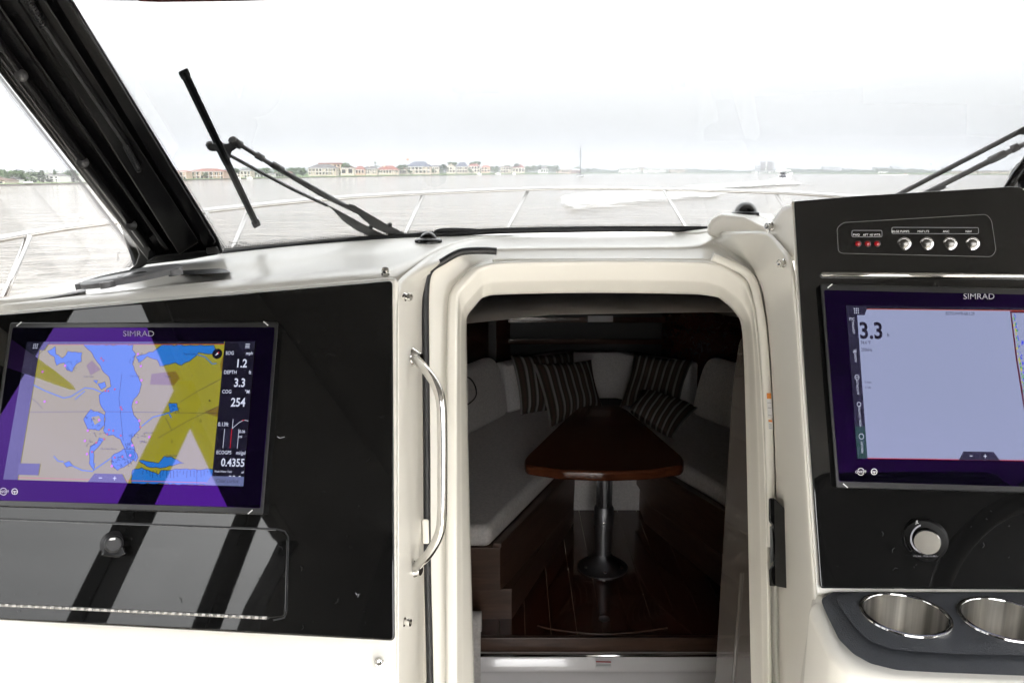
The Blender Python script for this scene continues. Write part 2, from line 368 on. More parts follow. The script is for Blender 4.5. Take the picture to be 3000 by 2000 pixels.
L2 = dd(1.435, [(1302, 2150), (1302, 1700), (1302, 1300), (1304, 1000), (1309, 872), (1326, 834), (1386, 778), (1440, 764), (1600, 759), (1800, 757), (2060, 760), (2128, 772), (2192, 815, 1.46), (2214, 880, 1.46), (2232, 1000, 1.46), (2250, 1300, 1.46), (2262, 1700, 1.46), (2266, 2150, 1.46)])
L2b = dd(1.405, [(1308, 2150), (1308, 1700), (1308, 1300), (1310, 1000), (1315, 868), (1332, 836), (1390, 781), (1442, 767), (1600, 762), (1800, 760), (2058, 763), (2125, 776), (2188, 819), (2210, 882), (2228, 1000), (2246, 1300), (2258, 1700), (2262, 2150)])
L3 = dd(1.40, [(1336, 2150), (1336, 1700), (1336, 1300), (1338, 1000), (1341, 862), (1350, 846), (1402, 788), (1446, 772), (1600, 768), (1800, 766), (2052, 768), (2120, 784), (2182, 830), (2204, 888), (2222, 1000), (2240, 1300), (2250, 1700), (2254, 2150)])
L4 = dd(1.425, [(1354, 2150), (1352, 1700), (1349, 1300), (1347, 1000), (1348, 912), (1360, 884), (1411, 829), (1446, 821), (1600, 816), (1800, 815), (2060, 819), (2120, 834), (2178, 876), (2202, 930), (2211, 1000), (2224, 1300), (2234, 1700), (2240, 2150)])
L4b = dd(1.43, [(1358, 2150), (1356, 1700), (1352, 1300), (1350, 1000), (1352, 918), (1364, 890), (1413, 836), (1446, 828), (1600, 823), (1800, 822), (2058, 826), (2117, 841), (2172, 882), (2198, 936), (2207, 1000), (2220, 1300), (2230, 1700), (2236, 2150)])
o5 = [(1392, 2150), (1378, 1700), (1369, 1300), (1363, 1000), (1364, 945), (1371, 922), (1411, 873), (1440, 864), (1600, 859), (1800, 858), (2050, 862), (2108, 872), (2150, 905), (2183, 945), (2192, 1000), (2200, 1300), (2208, 1700), (2216, 2150)]
L5 = dd(1.475, o5)
L6 = [p + Vector((0, .012, 0)) for p in L5]
L7 = [p + Vector((0, .03, 0)) for p in L5]
def refine(L):
    out = []
    for i, p in enumerate(L):
        out.append(p)
        if i in (4, 5, 6, 10, 11, 12): out += [p.lerp(L[i + 1], .3), p.lerp(L[i + 1], .7)]
    return out
loft('door_surround', [refine(l) for l in (L0b, L0, L0c, L1, L1b, L2, L2b, L3, L4, L4b, L5, L6, L7)], M['gel'], dash, sub=2, crease={1: .35, 3: .9, 5: .75, 6: .8, 7: .6, 8: .75, 9: .5, 10: .8, 11: .4})

# ---- dash top: lip behind the panels, long tray, ledge under the windscreen
cols = [(-420, 945, -.05, -420, 990, .92), (-60, 913, 0, -60, 902, 1.2), (100, 899, 0, 100, 858, 1.38), (280, 884, 0, 280, 803, 1.6), (480, 867, 0, 480, 762, 1.76), (700, 848, 0, 700, 735, 1.76), (900, 831, 0, 900, 713, 1.76), (1060, 818, 0, 1060, 701, 1.76), (1166, 818, 1, 1166, 693, 1.76)]
rows = [[] for _ in range(9)]
for i, (x, y, q, xb, yb, zb) in enumerate(cols):
    f = LP(x, y, -.012) if q <= 0 else D(1166, 818, 1.14); b = D(xb, yb, zb)
    tr = (.018 if 2 <= i <= 5 else (.008 if i in (1, 6) else .0))
    for k, (t, up) in enumerate(((0, -.03), (0.0, .0), (.05, .008), (.16, .006), (.2, .006 - tr), (.44, .004 - tr), (.5, .008), (.72, .01), (1, 0))):
        rows[k].append(f.lerp(b, t) + Vector((0, 0, up)))
for (x, y, zf, yb, zb) in ((1290, 722, 1.52, 684, 1.77), (1400, 694, 1.65, 678, 1.77), (1600, 687, 1.69, 672, 1.78), (1800, 684, 1.69, 670, 1.78), (2030, 682, 1.69, 668, 1.78), (2130, 672, 1.5, 660, 1.78)):
    f = D(x, y, zf); b = D(x, yb, zb)
    for k, (t, up) in enumerate(((0, -.03), (0, 0), (.05, .002), (.16, .002), (.2, .002), (.44, .002), (.5, .002), (.72, .002), (1, 0))): rows[k].append(f.lerp(b, t) + Vector((0, 0, up)))
loft('dash_top', rows, M['gel'], dash, sub=2)
# port console face below and behind the panel
slab('console_face', rounded([(-420, 948), (1166, 812), (1168, 2600), (-420, 2500)], [0, 22, 0, 0]), LP, -.008, -.05, M['gel'], dash, .006, 3)
# helm console: face plate behind the panel, shoulder, raised hump, lower body
slab('helm_face', rounded([(2318, 590), (2500, 580), (2900, 556), (3700, 530), (3800, 1745), (2392, 1742), (2340, 1000)], [8, 0, 0, 0, 0, 0, 0]), RP, -.006, -.03, M['gel'], dash, .005, 3)
prism('helm_shoulder', dd(0, [(2322, 592, 1.078), (2290, 608, 1.13), (2264, 644, 1.19), (2246, 690, 1.23), (2296, 756, 1.14), (2335, 775, 1.075)]), dd(0, [(2312, 606, 1.4), (2285, 620, 1.4), (2266, 648, 1.45), (2256, 690, 1.5), (2300, 740, 1.5), (2330, 740, 1.5)]), M['gel'], dash, .008, 3)
prism('dash_hump', dd(1.5, [(2070, 690), (2073, 660), (2088, 640), (2110, 628), (2180, 634), (2245, 668), (2262, 700), (2240, 720)]), dd(1.85, [(2088, 668), (2090, 650), (2102, 634), (2120, 624), (2190, 622), (2260, 626), (2300, 660), (2300, 690)]), M['gel'], dash, .014, 4)
TRAY = [(2440, 1733), (2404, 1754), (2418, 1790), (2458, 1872), (2500, 1914), (2550, 1942), (2630, 1962), (2760, 1969), (3000, 1978), (3600, 2000), (3600, 1733)]
hz = HZ(-.487)
tw = [hz(*p) for p in TRAY]
rim = [hz(2384, 1741), hz(2366, 1752), hz(2386, 1796), hz(2428, 1886), hz(2484, 1936), hz(2542, 1966), hz(2626, 1986), hz(2760, 1994), hz(3000, 2003), hz(3600, 2025), Vector((1.6, 1.0, -.487)), Vector((.42, 1.1, -.487))]
helm_body = prism('helm_body', [p + Vector((0, 0, -.004)) for p in rim], [Vector((p.x, p.y, -1.56)) for p in rim], M['gel'], dash, .014, 4)
slab('trim_strip', [(1442, 757), (2086, 756), (2086, 767), (1442, 768)], CZ(1.425), .012, -.02, M['gel'], dash, .003)
tube('drip_rail', smooth_path(dd(1.40, [(2086, 752), (2135, 772), (2180, 795), (2204, 822), (2218, 865), (2234, 960), (2246, 1120), (2256, 1350), (2262, 1600)])), .0075, M['gel'], dash, 8)
tag(tube('weatherstrip', smooth_path(dd(1.40, [(1262, 2150), (1258, 1900), (1252, 1640), (1250, 1300), (1247, 1000), (1247, 860), (1258, 795), (1300, 764), (1342, 741), (1375, 735), (1420, 734), (1455, 736)]), 5), .0062, M['rubber'], None, 8),
    'black rubber weatherstrip bent round the left side of the companionway', 'weatherstrip')
ws_clip = slab('strip_end', [(1236, 1520), (1256, 1520), (1258, 1592), (1238, 1592)], CZ(1.39), .012, -.02, M['gel'], dash, .003)

# snap studs
def stud(p, axis, r=.0058):
    return lathe('snap_stud', [(r, 0), (r, .002), (r * .62, .003), (r * .62, .006), (r * .95, .007), (r * .8, .0105), (r * .3, .0108), (0, .0098)], M['steel'], dash, p, axis, 16)
stud(D(1184, 870, 1.12), (1, -.35, .05)); stud(D(1181, 1820, 1.06), (1, -.35, .05)); stud(LP(1111, 1940, -.008), LP(1111, 1940, 1) - LP(1111, 1940, 0))
stud(D(1129, 806, 1.13), (.1, -.6, 1)); stud(D(2262, 664, 1.19), (-1, -.5, .1)); stud(D(2300, 771, 1.10), (-1, -.4, .05))

# ---- windscreen
ws = thing('windscreen', 'raked boat windscreen with wide black corner pillar and clear glass', 'windscreen')
PP = lambda px, py, o=0: WS(px, py, o + .01)
gl = [(400, 805), (650, 738), (1000, 706), (1300, 683), (1600, 671), (2080, 668), (3700, 700), (3900, -160), (1500, -160), (80, -160)]
slab('glass_pane', gl, WS, 0, -.006, M['glass'], ws)
tube('base_gasket', smooth_path([WS(x, y, .004) for x, y in ((405, 800), (450, 772), (520, 757), (660, 741), (820, 725), (1000, 708), (1150, 696), (1300, 685), (1450, 677), (1600, 674), (1800, 671), (2090, 671))]), .0062, M['rubber'], ws, 10)
tube('gasket_fold', smooth_path([WS(x, y, .003) for x, y in ((1275, 680), (1295, 674), (1350, 673), (1400, 676), (1440, 677))]), .004, M['rubber'], ws, 8)
frit_strip('frit_band', [(655 + i * 20, 733 - 33 * (i * 20) / 350 if i * 20 < 350 else (700 - 17 * (i * 20 - 350) / 300 if i * 20 < 650 else 683 - 12 * (i * 20 - 650) / 300 if i * 20 < 950 else 671)) for i in range(71)], 16, WS, .003, ws, 1)
frit_strip('frit_band', [(186 + (648 - 186) * t / 40, -10 + (742) * t / 40) for t in range(41)], 22, WS, .003, ws, 1)
# corner pillar: plate, ribs, tube and bungee
def AP(px, py, o=0):                         # pillar face: a little inboard of the glass and turned towards the cockpit
    rx, ry = ray(px, py); return D(px, py, (1.40 - o) / (CP - ry * SP - .78 * (SP + ry * CP) - .16 * rx - .06))
def pbar(name, line, w0, w1, o1, o0, mat, bev=.004):
    (xa, ya), (xb, yb) = line; t = Vector((xb - xa, yb - ya)).normalized(); q = Vector((-t.y, t.x))
    pts = [(xa + q.x * w0, ya + q.y * w0), (xb + q.x * w0, yb + q.y * w0), (xb + q.x * w1, yb + q.y * w1), (xa + q.x * w1, ya + q.y * w1)]
    return slab(name, pts, AP, o1, o0, mat, ws, bev)
slab('pillar_plate', [(176, -60), (640, 700), (655, 742), (560, 760), (430, 775), (390, 800), (375, 792), (398, 775), (406, 745), (396, 715), (-40, 165), (-200, -60)], AP, 0, -.03, M['frame'], ws, .004)
pbar('pillar_rib', ((138, -60), (612, 722)), -26, 14, .022, -.004, M['frame'])
pbar('pillar_rib', ((40, -60), (545, 735)), -48, 24, .034, -.004, M['frame'])
pbar('pillar_rib', ((-62, -60), (490, 735)), -9, 6, .02, -.004, M['frame'], .003)
pbar('pillar_rib', ((-170, -60), (448, 760)), -16, 14, .01, -.004, M['blackedge'], .003)
tube('pillar_tube', [AP(x, y, .016) for x, y in ((-120, -20), (0, 140), (215, 430), (432, 716))], .0085, M['frame'], ws, 12)
tube('bungee_cord', [AP(x, y, .045) for x, y in ((60, -30), (129, 78), (250, 254), (369, 429), (405, 495))], .0022, M['rubber'], ws, 8)
for a, b in (((76, -10), (129, 78)), ((369, 429), (408, 500))):      # coiled ends of the cord
    pa, pb = AP(*a, .045), AP(*b, .045); ax = (pb - pa).normalized(); u = ax.orthogonal().normalized(); v = ax.cross(u); n = 12
    tube('cord_spring', [pa + (pb - pa) * (i / (n * 8)) + (u * math.cos(i * math.pi / 4) + v * math.sin(i * math.pi / 4)) * .0042 for i in range(n * 8 + 1)], .0011, M['rubber'], ws, 5)
for x, y in ((62, 222), (243, 476), (385, 660)): lathe('pillar_plug', [(.009, 0), (.009, .002), (.006, .004), (0, .0045)], M['casing'], ws, AP(x, y, .024), AP(x, y, 1) - AP(x, y, 0), 16)
slab('pillar_foot', [(425, 770), (455, 748), (560, 735), (640, 728), (645, 745), (520, 765)], AP, .03, -.02, M['frame'], ws, .006)
slab('pillar_bracket', [(604, 726), (636, 722), (644, 740), (606, 744)], AP, .045, .028, M['casing'], ws, .002)
# windscreen header with its dark visor edge
tube('header_rail', smooth_path([WS(x, y, .01) for x, y in ((-100, -50), (380, -38), (900, -40), (1700, -46), (2600, -46), (3600, -30))]), .02, M['frame'], ws, 10)
slab('visor_edge', rounded([(386, -50), (392, -2), (410, 5), (470, 7), (700, 4), (880, -1), (900, -50)], 4), WS, .05, .03, pm('visor_red_edge', (.05, .006, .006), .4), ws, .002)
# maker's marks etched in the glass corners
text('glass_mark', 'Taylor Made', 670, 714, 7, WS, .0045, M['rubber'], ws, sx=1.1)
text('glass_mark', 'DOT', 686, 723, 6, WS, .0045, M['rubber'], ws)

# ---- port side window: struts, pane
side = thing('side_window', 'port side window of the cockpit left of the black corner pillar', 'window')
def SX(px, py, o=0):
    rx, ry = ray(px, py); X = -.87 + o; return D(px, py, X / rx)
SXW = -.88
def strut(name, y0, y1, z0, z1, w=.04, lean=0):
    return prism(name, [(SXW + .01, y0 + lean, z1), (SXW + .01, y1 + lean, z1), (SXW + .01, y1, z0), (SXW + .01, y0, z0)], [(SXW - .03, y0 + lean, z1), (SXW - .03, y1 + lean, z1), (SXW - .03, y1, z0), (SXW - .03, y0, z0)], M['frame'], side, .004)
mesh('glass_pane', [(SXW - .012, 2.1, -.42), (SXW - .012, .05, -.62), (SXW - .012, .05, .3), (SXW - .012, 1.55, .36)], [(0, 1, 2, 3)], M['glass2'], side)
strut('window_strut', .575, .63, -.62, .3, lean=-.03); strut('window_strut', .25, .30, -.62, .3, lean=-.03); strut('window_strut', .955, 1.27, -.62, .3); strut('window_strut', .0, .06, -.62, .1, lean=.0)
hdr = [(1.5, .30), (1.1, .215), (.79, .175), (.62, .105), (.56, .075), (.28, -.03), (.2, .02), (.05, -.01), (.1, -.2), (.12, -.61), (-1.1, -.61), (-1.2, .42), (1.45, .42)]
prism('window_header', [(SXW + .012, y, z) for y, z in hdr], [(SXW - .05, y, z) for y, z in hdr], M['hard'], side, .004)
box('window_sill', (SXW - .05, -.4, -.66), (SXW + .02, 1.02, -.6), M['frame'], side, .005)
slab('ledge_bar', [(-300, 1010), (0, 892), (140, 852), (262, 812), (262, 824), (140, 868), (0, 912), (-300, 1040)], SX, .03, -.02, M['gel'], side, .004)
frit_strip('frit_band', [(-18 + (402 + 12) * t / 30, 196 + (727 - 190) * t / 30) for t in range(31)] + [(400, 742), (399, 756), (390, 774), (376, 790), (366, 802)], 22, SX, .03, side, -1)
text('glass_mark', 'Taylor', 342, 738, 8, SX, .01, M['rubber'], side, rot=-1.5)

# ---- hardtop and what stands behind the camera (mirrored in the glossy panels; the helm chair is added to block sky)
top = thing('hardtop', 'dark edged hardtop roof above the windscreen', 'roof')
rr_ = [(1.38, .29), (1.1, .37), (.6, .44), (-.2, .48), (-.9, .47), (-1.0, .45)]
hr = []
for x, dz in ((-1.0, -.05), (-.86, 0), (-.3, .03), (.45, .045), (1.2, .03), (1.76, 0), (1.9, -.05)): hr.append([Vector((x, y, z + dz)) for y, z in rr_])
loft('roof_liner', hr, M['hard'], top, sub=1)
prism('brow', [(-.9, 1.30, .33), (1.8, 1.30, .33), (1.6, 1.72, .385), (-.7, 1.72, .385)], [(-.9, 1.30, .37), (1.8, 1.30, .37), (1.6, 1.72, .40), (-.7, 1.72, .40)], M['gel'], top, .01)
loft('roof_skin', [[p + Vector((0, 0, .05)) for p in r] for r in hr], M['gel'], top, sub=1)
for x in (-.92, 1.82):
    prism('aft_support', [(x - .03, -.7, .46), (x + .03, -.7, .46), (x + .03, -.95, .46), (x - .03, -.95, .46)], [(x - .03, -1.7, -.65), (x + .03, -1.7, -.65), (x + .03, -2.0, -.65), (x - .03, -2.0, -.65)], M['frame'], top, .01)
st = thing('companion_seat', 'dark companion seat mirrored low in the port black panel', 'seat')
prism('backrest', [(-.86, -.42, .28), (-.2, -.42, .28), (-.14, -.42, .18), (-.14, -.34, -.75), (-.9, -.34, -.75), (-.9, -.42, .2)], [(-.86, -.55, .28), (-.2, -.55, .28), (-.14, -.55, .18), (-.14, -.5, -.75), (-.9, -.5, -.75), (-.9, -.55, .2)], M['seat'], st, .04, 4)  # mirrored seat, its backrest raised to keep aft sky off the port console
box('seat_cushion', (-.88, -.36, -.86), (-.16, .1, -.72), M['seat'], st, .04, 4); box('pedestal', (-.8, -.4, -1.55), (-.25, .0, -.86), M['gel'], st, .02, 3)
hs_ = thing('sky_blocker_chair', 'added dark helm seat out of view, blocking aft sky from the helm panel', 'seat')  # unseen chair added and sized to keep sky reflections out of the panel
prism('backrest', [(.96, -.5, .34), (1.5, -.5, .34), (1.58, -.5, .24), (1.58, -.4, -.7), (.88, -.4, -.7), (.88, -.5, .24)], [(.96, -.6, .34), (1.5, -.6, .34), (1.58, -.6, .24), (1.58, -.55, -.7), (.88, -.55, -.7), (.88, -.6, .24)], M['seat'], hs_, .04, 4)
box('seat_cushion', (.88, -.42, -.82), (1.58, .02, -.68), M['seat'], hs_, .04, 4); box('pedestal', (1.0, -.45, -1.55), (1.45, -.05, -.82), M['gel'], hs_, .02, 3)
wh = thing('steering_wheel', 'black steering wheel mirrored in the helm panel near the volume knob', 'steering wheel')
wc = Vector((.83, .58, -.42)); wq = Vector((0, -.8, .6)).to_track_quat('Z', 'Y')
tube('rim', [wc + wq @ Vector((math.cos(a) * .185, math.sin(a) * .185, 0)) for a in [i * math.pi / 20 for i in range(40)]], .015, M['wheel'], wh, 12, closed=True)
for a in (math.pi / 2, math.pi * 7 / 6, math.pi * 11 / 6): tube('spoke', [wc + wq @ Vector((0, 0, -.03)), wc + wq @ Vector((math.cos(a) * .18, math.sin(a) * .18, 0))], .011, M['steel'], wh, 10)
lathe('hub', [(.045, -.05), (.045, -.02), (.03, -.008), (0, -.005)], M['wheel'], wh, wc, wq @ Vector((0, 0, 1)), 24)
tube('column', [wc + wq @ Vector((0, 0, -.04)), wc + wq @ Vector((0, 0, -.3))], .025, M['frame'], wh, 12)

# ---- bow rail
rail = thing('bow_rail', 'polished steel bow rail with slanted stanchions around the foredeck', 'railing')
rp = [(-700, 860, 1.9), (-300, 765, 2.4), (-60, 712, 2.85), (150, 674, 3.15), (320, 651, 3.4), (600, 618, 3.85), (950, 583, 4.5), (1240, 566, 5.0), (1550, 554, 5.45), (1750, 551, 5.6), (1960, 555, 5.55), (2270, 563, 5.0), (2450, 574, 4.6), (2800, 600, 3.7), (3300, 660, 2.7)]
tube('top_rail', smooth_path(dd(0, rp), 8), .0135, M['rail'], rail, 14)
for (x0, y0), (x1, y1), Z in (((86, 688), (5, 885), 3.05), ((606, 620), (565, 735), 3.85), ((733, 603), (690, 708), 4.1), ((1240, 568), (1190, 680), 5.0), ((1548, 556), (1486, 672), 5.45), ((1944, 557), (2016, 676), 5.55), ((2272, 565), (2345, 680), 5.0)):
    a = D(x0, y0, Z); k = 1
    while D(x0 + (x1 - x0) * k, y0 + (y1 - y0) * k, Z).z > -.73 and k < 6: k += .05
    b = D(x0 + (x1 - x0) * k, y0 + (y1 - y0) * k, Z)
    s = tube('stanchion', [a, b], .0115, M['rail'], rail, 12)
    lathe('stanchion_base', [(.035, 0), (.035, .008), (.018, .02), (.012, .03)], M['rail'], s, b, (0, 0, 1), 20)

# ---- wipers
def wiper_port():
    w = thing('windscreen_wiper', 'black twin arm wiper raised across the left of the windscreen', 'wiper')
    o = -.035
    t = Vector((755 - 535, 665 - 205)).normalized(); q = Vector((-t.y, t.x))
    def bl(name, p, k, hw, o1, o0, m, bev=.002): 
        a = Vector((535, 205)); L = 510; A, B = a + t * L * p, a + t * L * k
        return slab(name, [tuple(A + q * hw[0]), tuple(B + q * hw[1]), tuple(B - q * hw[1]), tuple(A - q * hw[0])], WS, o1, o0, m, w, bev)
    bl('blade_spine', .03, .97, (13, 10), o, o - .012, M['wiper'])
    bl('blade_rubber', .02, .98, (4, 4), o + .014, o, M['rubber'], 0)
    bl('blade_cap', 0, .055, (16, 15), o + .006, o - .016, M['wiper'], .003); bl('blade_cap', .955, 1.0, (13, 12), o + .006, o - .016, M['wiper'], .003)
    bl('blade_clip', .46, .6, (14, 12), o + .004, o - .02, M['wiper'], .003)
    slab('head_bracket', rounded([(613, 432), (614, 422), (640, 420), (660, 421), (690, 419), (700, 430), (690, 437), (678, 445), (673, 470), (668, 470), (660, 440), (630, 444), (616, 443)], 4), WS, o - .012, o - .03, M['wiper'], w, .003)
    lathe('pivot_cap', [(.009, 0), (.009, .01), (.006, .014), (0, .015)], M['wiper'], w, WS(687, 420, o - .024), (0, -1, .6), 16)
    lathe('pivot_cap', [(.008, 0), (.008, .01), (.005, .014), (0, .015)], M['wiper'], w, WS(620, 432, o - .02), (0, -1, .6), 16)
    oo = o - .02
    for nm, pts, r in (('arm_rod', ((690, 417), (712, 430), (757, 458), (800, 485), (900, 540), (1040, 618)), .0042), ('arm_rod', ((757, 460), (800, 489), (850, 518), (940, 572), (1045, 622)), .003), ('arm_rod', ((676, 457), (760, 503), (860, 556), (960, 603)), .0034)):
        tube(nm, [WS(x, y, oo) for x, y in pts], r, M['wiper'], w, 8)
    for a, b, r in (((750, 453), (772, 466), .0068), ((797, 481), (830, 500), .0068), ((690, 417), (708, 428), .008)): tube('arm_sleeve', [WS(*a, oo), WS(*b, oo)], r, M['wiper'], w, 10)
    slab('arm_shoe', rounded([(1018, 596), (1036, 600), (1130, 655), (1200, 690), (1150, 692), (1095, 668), (1060, 640), (1032, 612)], 3), WS, oo + .006, oo - .02, M['wiper'], w, .004)
    slab('arm_shoe', rounded([(955, 600), (972, 606), (1062, 655), (1130, 690), (1085, 694), (1045, 676), (1005, 648), (974, 614)], 3), WS, oo + .006, oo - .02, M['wiper'], w, .004)
    for x, y in ((1087, 665), (1142, 660)): lathe('pivot_screw', [(.005, 0), (.005, .003), (0, .005)], M['rubber'], w, WS(x, y, oo + .006), (0, -1, .6), 12)
wiper_port()
w2 = thing('windscreen_wiper', 'grey twin arm wiper slanting up behind the helm panel at right edge', 'wiper')
tube('arm_rod', [WS(x, y, -.05) for x, y in ((2560, 610), (2657, 557), (2840, 462), (2980, 389), (3150, 300))], .0048, M['wiper'], w2, 10)
tube('arm_rod', [WS(x, y, -.05) for x, y in ((2660, 590), (2760, 541), (2900, 470), (3000, 423), (3150, 345))], .0046, M['wiper'], w2, 10)
tube('arm_rod', [WS(x, y, -.045) for x, y in ((2755, 548), (2900, 476), (3000, 426))], .003, M['grey'], w2, 8)
for a, b, r in (((2690, 578), (2768, 541), .0068), ((2897, 472), (2946, 448), .0076), ((2962, 439), (2985, 428), .0076)): tube('arm_sleeve', [WS(*a, -.05), WS(*b, -.05)], r, M['wiper'], w2, 10)
slab('arm_head', rounded([(2974, 390), (2990, 375), (3040, 360), (3060, 385), (2995, 396)], 5), WS, -.03, -.06, M['wiper'], w2, .004)
sp_ = thing('spotlight', 'grey round lamp housing at the upper right end of helm panel', 'lamp')
lathe('housing', [(.036, -.02), (.042, -.006), (.042, .006), (.037, .012), (.036, .004), (0, .002)], M['grey'], sp_, D(3046, 534, 1.25), (-.5, -1, .15), 28)
lathe('lens', [(.035, .0), (.02, .009), (0, .012)], M['blackedge'], sp_, D(3046, 534, 1.25), (-.5, -1, .15), 24)
tube('bracket', [D(2944, 566, 1.24), D(2978, 512, 1.24), D(3016, 456, 1.24)], .0062, M['frame'], sp_, 10)

# ================================================================== INSTRUMENT PANELS
pp = thing('port_panel', 'glossy black instrument panel left of the companionway with a glovebox', 'instrument panel')
slab('panel', rounded([(-420, 958), (1150, 822), (1157, 1876), (-420, 1792)], [0, 14, 16, 0]), LP, .004, -.012, M['black'], pp, .003, 3)
slab('glovebox_door', rounded([(-420, 1504), (820, 1551), (842, 1575), (836, 1806), (775, 1809), (-420, 1754)], [0, 18, 14, 18, 4, 0]), LP, .0062, .0038, M['black'], pp, .0011, 2)
stroke('door_gap', [[(-400, 1503), (812, 1549), (835, 1555), (845, 1572), (839, 1792), (833, 1808), (800, 1816)]], 5, LP, .0046, M['rubber'], pp)
stroke('door_gap_edge', [[(-400, 1506.5), (808, 1552)]], 1.6, LP, .0066, M['grey'], pp)
ha, hb = Vector((-60, 1768)), Vector((782, 1809))
kn = None
for i in range(38):                          # piano hinge, knuckle by knuckle
    a = ha.lerp(hb, i / 38); b = ha.lerp(hb, (i + .95) / 38); pa, pb = LP(*a, .0072), LP(*b, .0072)
    if kn is None:
        kn = tube('hinge_knuckle', [Vector((0, 0, -.5)), Vector((0, 0, .5))], .0021, M['brushed'], pp, 10); k = kn
    else:
        k = kn.copy(); link(k, pp)
    k.matrix_world = Matrix.Translation((pa + pb) / 2) @ (pb - pa).to_track_quat('Z', 'Y').to_matrix().to_4x4() @ Matrix.Diagonal((1, 1, (pb - pa).length, 1))
nL = (LP(400, 1500, 1) - LP(400, 1500, 0)).normalized()
lk = lathe('lock', [(.016, 0), (.0165, .003), (.013, .006), (.0115, .007), (.011, .017), (.009, .019), (.0085, .0175), (0, .0175)], M['rubber'], pp, LP(334, 1592, .006), nL, 28)
slab('key_slot', [(318, 1576), (338, 1574), (338, 1580), (318, 1582)], LP, .0245, .022, M['brushed'], lk)
slab('thumb_catch', rounded([(300, 1600), (364, 1598), (370, 1622), (350, 1634), (296, 1628)], 8), LP, .017, .006, M['blackedge'], lk, .003, 3)

hp = thing('starboard_panel', 'glossy black helm panel right of the companionway with switches', 'instrument panel')
slab('panel', rounded([(2326, 590), (2500, 575), (2700, 563), (2960, 547), (2990, 548), (3020, 575), (3700, 620), (3800, 1732), (2402, 1722), (2352, 1010)], [6, 0, 0, 8, 6, 0, 0, 0, 10, 0]), RP, .004, -.008, M['black'], hp, .003, 3)
stroke('switch_plate_edge', [rounded([(2452, 668), (2470, 652), (2890, 628), (2905, 645), (2918, 735), (2905, 752), (2465, 742), (2456, 735)], 10)], 1.2, RP, .0046, M['grey'], hp, True)
stroke('label_frame', [rounded([(2496, 675), (2584, 675), (2584, 694), (2496, 694)], 5)], 1.3, RP, .0046, M['lettering'], hp, True)
stroke('label_frame', [rounded([(2613, 666), (2867, 667), (2867, 685), (2613, 684)], 5)], 1.3, RP, .0046, M['lettering'], hp, True)
for s, x in (('FWD', 2509), ('AFT', 2536), ('HI WTR', 2564)): text('lettering', s, x, 691, 6.5, RP, .0047, M['white'], hp, 'CENTER')
for s, x in (('BILGE PUMPS', 2638), ('MAP LTS', 2705), ('ANC', 2772), ('NAV', 2838)): text('lettering', s, x, 681, 6.5, RP, .0047, M['white'], hp, 'CENTER')
nR = (RP(2700, 900, 1) - RP(2700, 900, 0)).normalized()
for x in (2513, 2541, 2569):
    lm = lathe('indicator_lamp', [(.0036, 0), (.0036, .0015), (.0026, .0035), (0, .004)], M['red'], hp, RP(x, 714, .004), nR, 16)
    lathe('lamp_ring', [(.0044, 0), (.0044, .0012), (.0036, .0014)], M['casing'], lm, RP(x, 714, .004), nR, 16)
for x in (2648, 2714, 2782, 2848):
    bt = lathe('push_button', [(.0089, 0), (.0089, .0015), (.008, .003), (.0066, .0032), (.0062, .002)], M['steel'], hp, RP(x, 714, .004), nR, 28)
    lathe('button_cap', [(.006, .0015), (.006, .003), (.0054, .0034), (0, .0034)], M['cap'], bt, RP(x, 714, .004), nR, 28)
tube('chrome_trim', [RP(2412, 804, .006), RP(2700, 806, .006), RP(3500, 814, .006)], .0034, M['steel'], hp, 10)
lathe('trim_end', [(.0034, 0), (.0025, .002), (0, .0034)], M['steel'], hp, RP(2412, 804, .006), (-1, 0, 0), 12)

lr = random.Random(5)
def lint(fn, n, x0, x1, y0, y1, parent):     # dust specks and bits of lint lying on the gloss
    L = []
    for _ in range(n):
        x, y = lr.uniform(x0, x1), lr.uniform(y0, y1); a = lr.uniform(0, 6.28); l = lr.choice((2, 2.5, 3, 9)); L.append([(x, y), (x + l * math.cos(a), y + l * math.sin(a)), (x + l * 1.7 * math.cos(a + .5), y + l * 1.7 * math.sin(a + .5))])
    o = stroke('lint', L, 1.5, fn, .0068, M['casing'], parent); o['kind'] = 'stuff'
lint(LP, 20, 830, 1140, 860, 1860, pp); lint(LP, 12, 20, 820, 1560, 1800, pp); lint(RP, 12, 2420, 2980, 1450, 1710, hp)
stroke('lint_fibre', [[(812, 1278), (820, 1283), (834, 1279)]], 2.4, LP, .0068, M['lettering'], pp); stroke('lint_fibre', [[(1042, 1735), (1046, 1742), (1052, 1738), (1048, 1748)]], 2, LP, .0068, M['lettering'], pp)
# ---- homography from a unit screen to its corner pixels
def quad(tl, tr, br, bl):
    (x0, y0), (x1, y1), (x2, y2), (x3, y3) = tl, tr, br, bl
    dx1, dx2, dy1, dy2 = x1 - x2, x3 - x2, y1 - y2, y3 - y2; sx_, sy_ = x0 - x1 + x2 - x3, y0 - y1 + y2 - y3
    d = dx1 * dy2 - dx2 * dy1; g = (sx_ * dy2 - dx2 * sy_) / d; h = (dx1 * sy_ - sx_ * dy1) / d
    a, b, c = x1 - x0 + g * x1, x3 - x0 + h * x3, x0; d2, e, f2 = y1 - y0 + g * y1, y3 - y0 + h * y3, y0
    return lambda u, v: ((a * u + b * v + c) / (g * u + h * v + 1), (d2 * u + e * v + f2) / (g * u + h * v + 1))
def lin(r, g, b):
    f = lambda c: (c / 255 / 12.92) if c < 10.3 else ((c / 255 + .055) / 1.055) ** 2.4
    return f(r), f(g), f(b)
EX = 2 ** S.view_settings.exposure
